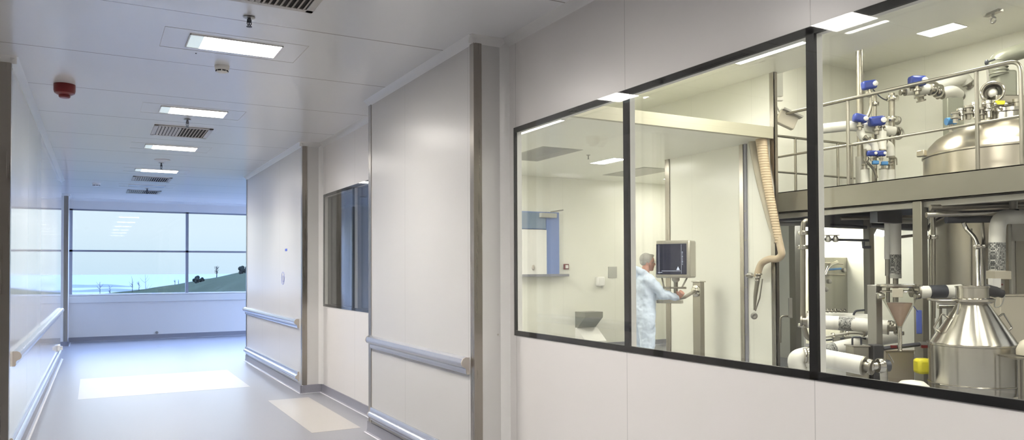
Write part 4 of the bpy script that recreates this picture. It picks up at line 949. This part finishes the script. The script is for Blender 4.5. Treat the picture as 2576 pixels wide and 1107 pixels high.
# glass funnel with powder
fc = pd(2262, 715, 8.0); hz_ = lambda py: pd(2262, py, 8.0).z
fu = thing('glass_funnel', (fc.x, fc.y, hz_(860)), 'clear funnel holding pinkish powder above a steel cabinet', 'funnel')
def R8(px): return px*8.0/F
prof = [(R8(40), hz_(722)), (R8(46), hz_(728)), (R8(46), hz_(738)), (R8(40), hz_(752)), (R8(33), hz_(765)), (R8(10), hz_(812)), (R8(5), hz_(825))]
MB().lathe(prof, (fc.x, fc.y, 0), n=40, cap=False).build('bowl', 'funnel', fu)
MB().lathe([(R8(29), hz_(762)), (R8(28), hz_(766)), (R8(9), hz_(810)), (R8(5), hz_(820))], (fc.x, fc.y, 0), n=32).build('powder_fill', 'powder', fu)
MB().lathe([(R8(5), hz_(818)), (R8(5), hz_(880)), (R8(6), hz_(882))], (fc.x, fc.y, 0), n=16).build('spout', 'bright', fu)
MB().lathe([(R8(47), hz_(716)), (R8(52), hz_(715)), (R8(52), hz_(720)), (R8(44), hz_(723)), (R8(30), hz_(719))], (fc.x, fc.y, 0), n=40).build('lid', 'bright', fu)
MB().torus((fc.x, fc.y, hz_(733)), (0,0,1), R8(47), .008).build('clamp_ring', 'bright', fu)
for s in (-1, 1): MB().lathe([(.03, -.03), (.035, 0), (.03, .03), (.001, .032)], pd(2262+s*46, 745, 7.95), RT, 14).build('clamp_knob', 'bright', fu)
MB().obox(pd(2258, 737, 7.78), RT*.055, Vector((0,0,1))*.045, FW*.004).build('sight_plate', 'cream', fu, bevel=.01)
MB().tube([pd(2214, 740, 8.0), pd(2200, 738, 8.08)], .012, 8).build('mounting_arm', 'dsteel', fu)
# tray deck under the funnel: dark plate with red bits
dkp = thing('work_shelf', pd(2265, 878, 8.1), 'dark narrow shelf with red clips crossing under the funnel', 'shelf')
MB().tube([pd(2222, 877, 8.05), pd(2315, 866, 8.05)], .022, 8).build('shelf_bar', 'dark', dkp)
for px in (2248, 2325): MB().obox(pd(px, 872, 7.95), RT*.03, Vector((0,0,1))*.014, FW*.01).build('red_clip', 'red', dkp)
MB().tube([pd(2312, 866, 8.05), pd(2345, 868, 8.1)], .03, 8).build('end_block', 'dsteel', dkp)
# lagged pipe from funnel to drum with dark band
lagged('white lagged pipe with a dark band running from funnel to drum lid', lp((2308, 735, 8.1), (2345, 735, 8.1), (2420, 731, 8.1)), .068, .1, bands=[(pd(2338, 734, 8.08), pd(2378, 733, 8.08), 'dark')])
steelpipe('polished clamp bar reaching left from the drum lid', lp((2334, 752, 7.5), (2360, 757, 7.5), (2412, 757, 7.5)), .014, .05, 'bright')
steelpipe('short polished tube behind the clamp bar', lp((2360, 771, 7.8), (2410, 771, 7.8)), .022, .05, 'bright')
steelpipe('vertical steel tube behind the left side of the drum', lp((2346, 1000, 8.6), (2346, 760, 8.6)), .022)
steelpipe('second vertical steel tube behind the drum cone', lp((2366, 1000, 8.8), (2366, 770, 8.8)), .016)
# tall tubes left of tank lower shell
steelpipe('tall vertical steel tube right of the wide column with clamps', lp((2347, 800, 8.6), (2347, 515, 8.6), (2362, 505, 8.9)), .027, .04, clamps=[(pd(2347, 597, 8.6), (0,0,1))])
steelpipe('thin bright tube between the wide column and the tall tube', lp((2338, 730, 8.7), (2338, 590, 8.7)), .012, m='bright', clamps=[(pd(2338, 597, 8.7), (0,0,1))])
steelpipe('slanting bright tube crossing behind the tall tube', lp((2332, 580, 9.0), (2345, 560, 9.0), (2375, 545, 9.0)), .022, .1, 'bright')
steelpipe('double-bend polished tube dropping to the drum lid', lp((2424, 560, 8.2), (2430, 575, 8.2), (2460, 605, 8.0), (2461, 725, 7.7)), .022, .15, 'bright', clamps=[(pd(2461, 620, 7.95), (0,0,1))])
steelpipe('vertical steel tube just right of the double-bend one', lp((2470, 560, 8.4), (2474, 600, 8.4), (2475, 725, 7.9)), .02, .15, 'steel', clamps=[(pd(2474, 620, 8.3), (0,0,1))])
steelpipe('thin vertical pipe in front of the tank lower shell', lp((2443, 575, 8.7), (2443, 740, 8.7)), .012, m='steel')
steelpipe('narrow column-like pipe under the beam at the right', lp((2549, 490, 8.3), (2549, 545, 8.3)), .04, m='beam')
# ------------------------------------------------------------------ conical drum
dc = pd(2449, 900, 7.5); zz = lambda py: pd(2457, py, 7.5).z
def R7(px): return px*7.5/F
dr = thing('conical_drum', (dc.x, dc.y, 0), 'shiny steel drum with a conical top and lid beside the yellow bag', 'drum')
MB().lathe([(R7(99), zz(985)), (R7(101), zz(975)), (R7(101), zz(868)), (R7(104), zz(866)), (R7(104), zz(862)), (R7(99), zz(861))], (dc.x, dc.y, 0), n=64).build('barrel', 'spun', dr)
MB().torus((dc.x, dc.y, zz(963)), (0,0,1), R7(101), .010, 48).build('hoop', 'bright', dr)
MB().lathe([(R7(98), zz(863)), (R7(36), zz(764)), (R7(36), zz(758))], (dc.x, dc.y, 0), n=64).build('cone', 'spun', dr)
MB().lathe([(R7(44), zz(762)), (R7(48), zz(758)), (R7(48), zz(752)), (R7(42), zz(749))], (dc.x, dc.y, 0), n=48).build('clamp_band', 'bright', dr)
MB().lathe([(R7(37), zz(752)), (R7(37), zz(724)), (R7(39), zz(723)), (R7(39), zz(720)), (R7(30), zz(719)), (.001, zz(718))], (dc.x, dc.y, 0), n=48).build('lid', 'spun', dr)
sgn = RT.copy(); sgn.z = 0; sgn.normalize()
for s, nm in ((1, 'right'), (-1, 'left')):
    c_ = Vector((dc.x, dc.y, 0)); u = sgn*s
    a = c_+u*R7(62)+Vector((0,0,zz(800))); b = c_+u*R7(84)+Vector((0,0,zz(836))); o_ = (u+Vector((0,0,.75))).normalized()*.075
    MB().tube(fillet([a, a+o_, b+o_, b], .02), .009, 10).build('handle', 'bright', dr)
MB().tube([pd(2413, 762, 7.2), pd(2408, 790, 7.25)], .012, 8).build('latch', 'bright', dr)
w = MB(); 
for k in range(4):
    a = .6+k*math.pi/2; w = MB(); w.lathe([(.04, 0), (.04, .03), (.015, .035), (.015, zz(985))], (dc.x+math.cos(a)*R7(80), dc.y+math.sin(a)*R7(80), 0), n=14); w.build('castor', 'dsteel', dr)
mo = thing('lid_motor', pd(2500, 735, 7.6), 'black cylindrical motor at the right of the drum lid', 'motor')
MB().lathe([(.045, -.09), (.055, -.08), (.055, .02), (.04, .05), (.04, .09), (.001, .092)], pd(2500, 734, 7.5), RT-Vector((0,0,.25)), 20).build('case', 'blackp', mo)
MB().tube(fillet([pd(2505, 752, 7.5), pd(2500, 775, 7.5), pd(2520, 770, 7.5), pd(2528, 742, 7.5)], .05), .006, 8).build('cable', 'plate', mo)
# yellow bag, white dome, blue tags
MB().obox(pd(2322, 921, 7.9), RT*.078, Vector((0,0,1))*.078, FW*.07).build('yellow_bag', 'yellow', label='bright yellow wrapped bundle left of the steel drum', cat='bag', bevel=.03)
wd2 = MB(); wd2.lathe([(R7(38), 0), (R7(40), .02), (R7(38), .06), (R7(26), .10), (.001, .115)], pd(2296, 985, 7.5), n=32); o = wd2.build('white_cover', 'lag', label='white rounded cover below the yellow bundle', cat='cover')
MB().obox(pd(2312, 810, 8.35), RT*.030, Vector((0,0,1))*.13, FW*.01).build('blue_tag', 'tag', label='blue hanging cloth behind the funnel', cat='cloth', bevel=.008)
MB().tube([pd(2298, 770, 8.3), pd(2310, 786, 8.35)], .004, 6).build('tag_cord', 'tag', label='thin blue cord holding the hanging cloth', cat='cord')
# big right-hand elbow pipe
lagged('large pale lagged elbow pipe entering from the right edge', lp((2640, 543, 8.4), (2510, 546, 8.2), (2508, 610, 8.2), (2508, 682, 8.2)), .080, .20, ends=False, bands=[(pd(2508, 610, 8.2), pd(2508, 680, 8.2), 'print')])
q = pd(2512, 692, 8.15)
jb = thing('junction_box', pd(2512, 704, 8.15), 'pale square collar box under the large elbow pipe', 'box')
MB().obox(q, RT*.088, Vector((0,0,1))*.045, FW*.08).build('collar', 'cream', jb, bevel=.006)
MB().obox(pd(2502, 712, 8.1), RT*.045, Vector((0,0,1))*.05, FW*.04).build('switch_box', 'white', jb, bevel=.004)
MB().tube([pd(2517, 704, 8.15), pd(2517, 800, 8.15)], .035, 14).build('drop_pipe', 'dsteel', jb)
MB().ball(pd(2521, 716, 8.05), .010, 8).build('red_lamp', 'red', jb)
cabinet('wide pale machine cabinet behind the drum at the right edge', 2516, 2640, 745, 8.02, .3, m='cream')
q = pd(2575, 660, 8.40)
dp = thing('dark_cabinet', (q.x, q.y, 0), 'tall dull grey cabinet behind the large elbow pipe', 'cabinet')
MB().obox((q.x, q.y, 1.0), RT*.15, Vector((RT.y, -RT.x, 0))*.03, Vector((0,0,1.0))).build('case', 'dsteel', dp, bevel=.01)
MB().obox((q.x-FW.x*.035, q.y-FW.y*.035, 1.1), RT*.11, FW*.005, Vector((0,0,.7))).build('door', 'beam', dp)
# side table at the right edge
a = pd(2538, 902, 7.0); tb = thing('side_table', (a.x+.2, a.y-.1, 0), 'small steel side table cut by the right edge', 'table')
MB().obox(pd(2568, 898, 7.0), RT*.13, FW*.14, Vector((0,0,.008))).build('table_top', 'steel', tb)
for px, dd in ((2563, 6.9), (2590, 6.9), (2570, 7.15), (2600, 7.15)):
    q = pd(px, 900, dd); MB().tube([(q.x, q.y, 0), (q.x, q.y, q.z)], .011, 10).build('leg', 'steel', tb)
q = pd(2585, 893, 7.0)
MB().lathe([(.09, 0), (.09, .05), (.06, .12), (.03, .14), (.001, .141)], (q.x, q.y, q.z), n=24).build('white_tub', 'cream', label='pale rounded tub standing on the side table', cat='tub')

# ------------------------------------------------------------------ control screen on its stand
def hor(v): v = Vector((v.x, v.y, 0)); return v.normalized()
RH, FH, UZ = hor(RT), hor(FW), Vector((0, 0, 1))
th = math.radians(31); u_ = RH*math.cos(th)-FH*math.sin(th); b_ = FH*math.cos(th)+RH*math.sin(th)   # width and depth axes
fcn = pd(1691, 652, 10.0); hw, hh, dp_ = .238, .247, .27
a, b = aX(1743, 800, 7.62), aX(1762, 800, 7.62); ztop = aX(1755, 710, 7.62).z
cs = thing('control_station', (7.70, (a.y+b.y)/2, 0), 'boxed control screen on a swivel arm from a steel pillar, beside the person', 'control station')
MB().box(7.62, 7.70, b.y, a.y, .01, ztop).build('pillar', 'steel', cs, bevel=.006)
MB().box(7.605, 7.715, b.y-.015, a.y+.015, ztop, ztop+.018).build('pillar_cap', 'body', cs, bevel=.004)
MB().box(7.57, 7.76, b.y-.05, a.y+.05, 0, .01).build('foot_plate', 'steel', cs)
hs = MB().obox(fcn+b_*dp_/2, u_*hw, b_*dp_/2, UZ*hh).build('housing', 'body', cs, bevel=.022)
sc_ = fcn-b_*.003
MB().obox(sc_-u_*.012, u_*(hw-.032), b_*.006, UZ*(hh-.045)).build('screen', 'screen', cs, bevel=.003)
def on(x, z, w_, h_, dz=.0105): return MB().obox(sc_-u_*.012+u_*x+UZ*z-b_*dz, u_*w_, b_*.0006, UZ*h_)
m = MB()
for k in range(9): 
    q_ = on(.155, .09-k*.020, .0035 if k % 3 else .006, .005); m.add(q_.v, q_.f)
for q_ in (on(.0, -.155, .13, .0022), on(-.15, -.175, .03, .003), on(-.165, .0, .0012, .19), on(.14, .0, .0012, .19)): m.add(q_.v, q_.f)
m.build('screen_writing', 'uiw', cs)
p0 = sc_-u_*.012+u_*.095+UZ*-.125-b_*.011
MB().add([p0-u_*.022-UZ*.018, p0+u_*.022-UZ*.018, p0+UZ*.03, p0-u_*.022-UZ*.018-b_*.001, p0+u_*.022-UZ*.018-b_*.001, p0+UZ*.03-b_*.001], [(0,2,1),(3,4,5),(0,1,4,3),(1,2,5,4),(2,0,3,5)]).build('screen_triangle', 'uiw', cs)
bc = fcn+b_*dp_*.5-UZ*hh
MB().lathe([(.052, 0), (.052, -.035), (.035, -.05), (.030, -.06)], bc, n=24).build('neck_boss', 'body', cs)
zn = pd(1700, 745, 10.2).z
MB().tube([bc-UZ*.05, Vector((bc.x, bc.y, zn))], .028, 16).build('neck', 'steel', cs)
sw = Vector((7.62, (a.y+b.y)/2, aX(1752, 732, 7.62).z))
MB().tube(fillet([Vector((bc.x, bc.y, zn)), Vector((bc.x, bc.y, zn-.03)), pd(1722, 748, 10.15), sw-Vector((.03, 0, 0))], .04), .024, 14).build('swivel_arm', 'steel', cs)
MB().lathe([(.085, 0), (.085, .02), (.05, .03), (.05, .06), (.001, .062)], sw, (-1, 0, 0), 24).build('swivel_flange', 'bright', cs)
for k in range(4):
    an = k*math.pi/2+.78; MB().ball(sw+Vector((-.022, math.cos(an)*.065, math.sin(an)*.065)), .012, 8).build('flange_bolt', 'bright', cs)
for s_ in (-1, 1):
    MB().tube([fcn+b_*.08+u_*s_*hw*.72-UZ*hh, fcn+b_*.02+u_*s_*hw*.50-UZ*(hh+.13)], .011, 10).build('side_strut', 'steel', cs)
hb = [fcn+b_*.02+u_*s_*hw*.50-UZ*(hh+.13) for s_ in (-1, 1)]
MB().tube([hb[0]-u_*.14, hb[1]+u_*.06], .013, 12).build('handle_bar', 'steel', cs)
MB().obox(pd(1685, 759, 10.2), u_*.17, b_*.05, UZ*.022).build('keyboard_tray', 'body', cs, bevel=.006)
GR = hb[1]+u_*.05      # where the hand grips

# ------------------------------------------------------------------ the person
O0 = pd(1617, 700, 10.28); O0.z = 0
fx = (RH*.95+FH*.31).normalized(); lx = UZ.cross(fx)            # forward and left of the figure
def P(x, y, z): return O0+fx*x+lx*y+UZ*z
person = thing('person', O0, 'person in pale blue coverall with grey hair, standing at the control screen', 'person')
def capsule(mb, pts, rs, n=16):
    pts = [Vector(p) for p in pts]
    mb.tube(pts, list(rs), n)
    for p_, r_ in zip(pts, rs): mb.ball(p_, r_*.999, 14)
def remesh(mb, name, m, parent, vox, smooth=4, disp=0):
    o_ = mb.build(name, m, parent)
    r_ = o_.modifiers.new('r', 'REMESH'); r_.mode = 'VOXEL'; r_.voxel_size = vox; r_.use_smooth_shade = True
    s2 = o_.modifiers.new('s', 'SMOOTH'); s2.iterations = smooth; s2.factor = .5
    if disp:
        tx_ = bpy.data.textures.new('folds', 'CLOUDS'); tx_.noise_scale = .09
        d_ = o_.modifiers.new('d', 'DISPLACE'); d_.texture = tx_; d_.strength = disp; d_.mid_level = .5
    dg = bpy.context.evaluated_depsgraph_get(); dg.update(); me = bpy.data.meshes.new_from_object(o_.evaluated_get(dg))
    o_.modifiers.clear(); mt_ = o_.data.materials[0]; o_.data = me
    if not me.materials: me.materials.append(mt_)
    for p_ in me.polygons: p_.use_smooth = True
    return o_
ROTP = Matrix((fx, lx, UZ)).transposed()
HC0 = (.075, 0, 1.595)    # head centre
def H(x, y, z): return P(HC0[0]+x, HC0[1]+y, HC0[2]+z)
bd = MB()
# torso, neck, legs under the clothes
capsule(bd, [P(-.01, 0, .93), P(-.01, 0, 1.10), P(.0, 0, 1.28)], [.12, .115, .13])
for s_ in (-1, 1):
    capsule(bd, [P(-.01, s_*.09, .90), P(.0, s_*.095, .50), P(-.02, s_*.10, .10)], [.09, .06, .042])
    capsule(bd, [P(-.02, s_*.10, .06), P(.10, s_*.11, .03)], [.04, .03])
capsule(bd, [P(0, -.15, 1.38), P(0, .15, 1.38)], [.06, .06])
capsule(bd, [P(.0, 0, 1.36), P(.035, 0, 1.46), P(.055, 0, 1.54)], [.062, .056, .055])
# head
bd.ball(H(-.005, 0, .035), (.098, .078, .092), 20, ROTP); bd.ball(H(.035, 0, -.035), (.062, .060, .075), 18, ROTP)
bd.ball(H(.058, 0, -.088), (.030, .030, .024), 12, ROTP)                       # chin
bd.ball(H(.072, 0, .030), (.022, .052, .014), 12, ROTP)                        # brow
capsule(bd, [H(.092, 0, .015), H(.112, 0, -.022)], [.010, .0135], 10)         # nose
for s_ in (-1, 1):
    bd.ball(H(.070, s_*.035, -.022), (.022, .020, .020), 12, ROTP)             # cheek
    bd.ball(H(.102, s_*.010, -.026), (.009, .008, .007), 8, ROTP)
    bd.ball(H(.0, s_*.078, -.008), (.018, .008, .030), 12, ROTP)               # ear
bd.ball(H(.086, 0, -.050), (.012, .022, .007), 10, ROTP); bd.ball(H(.084, 0, -.062), (.011, .020, .007), 10, ROTP)
# arms
SR, SL = P(0, -.175, 1.375), P(0, .175, 1.375)
ER, WR = pd(1667, 741, 10.10), pd(1706, 748, 10.06)
EL, WL = P(.16, .30, 1.13), P(.38, .22, 1.11)
capsule(bd, [SR, SR.lerp(ER, .5), ER], [.052, .048, .040]); capsule(bd, [ER, ER.lerp(WR, .4), WR], [.040, .038, .026])
capsule(bd, [SL, SL.lerp(EL, .5), EL], [.052, .048, .040]); capsule(bd, [EL, EL.lerp(WL, .4), WL], [.040, .038, .026])
def hand(mb, w0, d, side, up):
    """palm from the wrist along d, four curled fingers of unequal length and a thumb leaving the side of the palm"""
    d = d.normalized(); side = (side-d*side.dot(d)).normalized(); dn = -side.cross(d).normalized() if up > 0 else side.cross(d).normalized()
    for k in range(4):
        o_ = side*(-.030+.020*k); capsule(mb, [w0+o_*.55, w0+d*.045+o_*.9, w0+d*.085+o_], [.016, .016, .012], 10)
    for k, ln in enumerate((.85, 1.0, .95, .78)):
        b0_ = w0+d*.088+side*(-.031+.0205*k)
        p1 = b0_+d*.030*ln+dn*.010; p2 = p1+d*.010*ln+dn*.027*ln; p3 = p2-d*.014*ln+dn*.014*ln
        capsule(mb, [b0_, p1, p2, p3], [.0098, .0095, .0088, .0078], 10)
    t0 = w0+d*.028+side*.034; t1 = t0+side*.024+d*.026+dn*.010; t2 = t1+d*.026+dn*.018-side*.006
    capsule(mb, [t0-side*.012, t0, t1, t2], [.015, .0135, .011, .009], 10)
dR = (GR-WR).normalized()
hand(bd, WR+dR*.012, dR, UZ*.8-FH*.5, 1)
dL = (P(.55, .10, 1.10)-WL).normalized(); hand(bd, WL+dL*.012, dL, UZ, 1)
body = remesh(bd, 'body', 'skin', person, .0058, 3)
# clothing
ct = MB()
def ring(pts):   # stacked elliptical sections (x, y, z, rx, ry)
    n = 28; vs = []
    for (x, y, z, rx, ry) in pts:
        for k in range(n):
            a = 2*math.pi*k/n; vs.append(P(x+rx*math.cos(a), y+ry*math.sin(a), z))
    m_ = len(pts); ct.add(vs, [(i*n+k, i*n+(k+1)%n, (i+1)*n+(k+1)%n, (i+1)*n+k) for i in range(m_-1) for k in range(n)]+[tuple(range(n))[::-1], tuple((m_-1)*n+k for k in range(n))])
ring([(0, 0, .80, .155, .185), (0, 0, .90, .165, .20), (.005, 0, 1.02, .155, .185), (.01, 0, 1.15, .150, .185), (0, 0, 1.28, .150, .205), (-.01, 0, 1.37, .125, .205), (-.01, 0, 1.43, .09, .14), (0, 0, 1.465, .068, .085)])
for s_ in (-1, 1):
    capsule(ct, [P(0, s_*.095, .86), P(.01, s_*.10, .50), P(-.01, s_*.105, .14)], [.125, .098, .082])
capsule(ct, [SR+UZ*-.005, SR.lerp(ER, .5), ER], [.078, .072, .064]); capsule(ct, [ER, ER.lerp(WR, .5), WR-(WR-ER).normalized()*.008], [.064, .056, .042])
capsule(ct, [SL, SL.lerp(EL, .5), EL], [.078, .072, .064]); capsule(ct, [EL, EL.lerp(WL, .5), WL-(WL-EL).normalized()*.008], [.064, .056, .042])
# hood folded down behind the neck
capsule(ct, [P(.03, -.085, 1.44), P(-.05, -.095, 1.475), P(-.105, -.05, 1.50), P(-.125, 0, 1.51), P(-.105, .05, 1.50), P(-.05, .095, 1.475), P(.03, .085, 1.44)], [.030, .045, .050, .052, .050, .045, .030])
capsule(ct, [P(-.12, 0, 1.46), P(-.12, 0, 1.38)], [.065, .045])
coat = remesh(ct, 'coverall', 'coat', person, .011, 4, .036)
for s_ in (-1, 1):
    sh = MB(); capsule(sh, [P(-.06, s_*.105, .075), P(.05, s_*.11, .055), P(.14, s_*.115, .045)], [.056, .052, .042]); sh.ball(P(-.03, s_*.105, .10), .062, 12)
    sh.obox(P(.04, s_*.11, .012), fx*.13, lx*.045, UZ*.012); remesh(sh, 'boot', 'shoe', person, .009, 2)
cf = MB(); dw = (WR-ER).normalized(); cf.lathe([(.040, -.012), (.043, -.008), (.043, .006), (.036, .010)], WR-dw*.008, dw, 20, cap=False); cf.build('cuff', 'coat', person)
# hair, glasses, eyes
hr = MB()
hr.ball(H(-.020, 0, .055), (.097, .083, .080), 22, ROTP); hr.ball(H(-.060, 0, .020), (.048, .068, .058), 16, ROTP); hr.ball(H(.050, 0, .095), (.042, .058, .026), 14, ROTP)
for s_ in (-1, 1): hr.ball(H(-.018, s_*.070, .020), (.030, .014, .026), 12, ROTP)
remesh(hr, 'hair', 'hair', person, .006, 3, .010)
for s_ in (-1, 1):
    MB().ball(H(.084, s_*.030, .006), (.010, .013, .009), 12, ROTP).build('eye', 'white', person)
    MB().ball(H(.0925, s_*.030, .006), (.003, .005, .005), 8, ROTP).build('iris', 'blackp', person)
gl = MB()
for s_ in (-1, 1):
    gl.torus(H(.106, s_*.031, .004), fx, .022, .0018, 20, 6)
    gl.tube([H(.105, s_*.052, .010), H(.05, s_*.080, .012), H(-.01, s_*.086, .008)], .0018, 6)
gl.tube([H(.108, -.010, .008), H(.108, .010, .008)], .0018, 6)
gl.build('glasses', 'dsteel', person)

# ------------------------------------------------------------------ hanging hose with lance
def hx(px, py, x=7.79): return aX(px, py, x)
ho = thing('hanging_hose', hx(1912, 355), 'beige ribbed hose hanging from the fascia corner, ending in a steel lance', 'hose')
def bez(pts, n=10):
    """smooth curve through the points"""
    pts = [Vector(p) for p in pts]; out = []
    for i in range(len(pts)-1):
        a0 = pts[max(i-1, 0)]; a1 = pts[i]; a2 = pts[i+1]; a3 = pts[min(i+2, len(pts)-1)]
        for k in range(n):
            t = k/n; out.append(.5*((2*a1)+(a2-a0)*t+(2*a0-5*a1+4*a2-a3)*t*t+(3*a1-a0-3*a2+a3)*t**3))
    out.append(pts[-1]); return out
c1 = bez([hx(1915, 350), hx(1921, 400), hx(1932, 470), hx(1948, 550), hx(1960, 610)])
MB().tube(c1, [.075-.028*(k/(len(c1)-1)) for k in range(len(c1))], 20).build('ribbed_hose', 'hose', ho)
c2 = bez([hx(1893, 350, 7.84), hx(1900, 400, 7.84), hx(1914, 470, 7.84), hx(1934, 550, 7.82), hx(1952, 610, 7.80)])
MB().tube(c2, [.058-.030*(k/(len(c2)-1)) for k in range(len(c2))], 18).build('outer_sleeve', 'hose2', ho, 'smooth pale sleeve')
c3 = bez([hx(1953, 575), hx(1963, 620), hx(1966, 640), hx(1955, 651), hx(1935, 652), hx(1916, 663), hx(1907, 685), hx(1905, 697)], 8)
MB().tube(c3, .046, 18).build('rubber_bend', 'smooth', ho, 'smooth beige bend')
MB().tube([hx(1907, 693, 7.77), hx(1900, 745, 7.77), hx(1898, 780, 7.77)], [.034, .026, .014], 14).build('lance', 'steel', ho)
MB().tube([hx(1918, 702, 7.76), hx(1911, 750, 7.76), hx(1900, 782, 7.76)], .009, 10).build('trigger_lever', 'steel', ho)
lw = MB()
for k in range(3): flange(lw, hx(1909-k*2, 690+k*8, 7.76), (0,0,1), .045-.006*k, .008)
lw.build('hose_clamp', 'bright', ho)
MB().lathe([(.035, -.015), (.045, -.01), (.045, .01), (.035, .015), (.02, .016), (.001, .005)], hx(1897, 795, 7.74), -FW, 24).build('lance_nozzle', 'dsteel', ho)
MB().lathe([(.038, 0), (.038, .05), (.03, .06), (.012, .065), (.012, .12)], hx(1890, 693, 7.88), (-1, 0, 0), 20).build('wall_hook', 'dsteel', ho)
MB().tube([hx(1890, 693, 7.80), hx(1906, 695, 7.78)], .010, 8).build('hook_arm', 'steel', ho)

# faint blue rings and bar on the far pier
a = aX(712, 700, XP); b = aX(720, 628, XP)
sg = thing('wall_marks', (XP, a.y, a.z-.15), 'small faint blue marks on the far right-hand pier above its handrail', 'sign')
MB().torus((XP-.002, a.y, a.z), (1, 0, 0), .085, .0018, 28, 6).build('blue_ring', 'tag', sg)
MB().torus((XP-.002, a.y-.01, a.z-.01), (1, 0, 0), .045, .0018, 24, 6).build('blue_ring', 'tag', sg)
MB().box(XP-.002, XP, b.y-.06, b.y+.06, b.z-.02, b.z+.012).build('blue_bar', 'tag', sg)
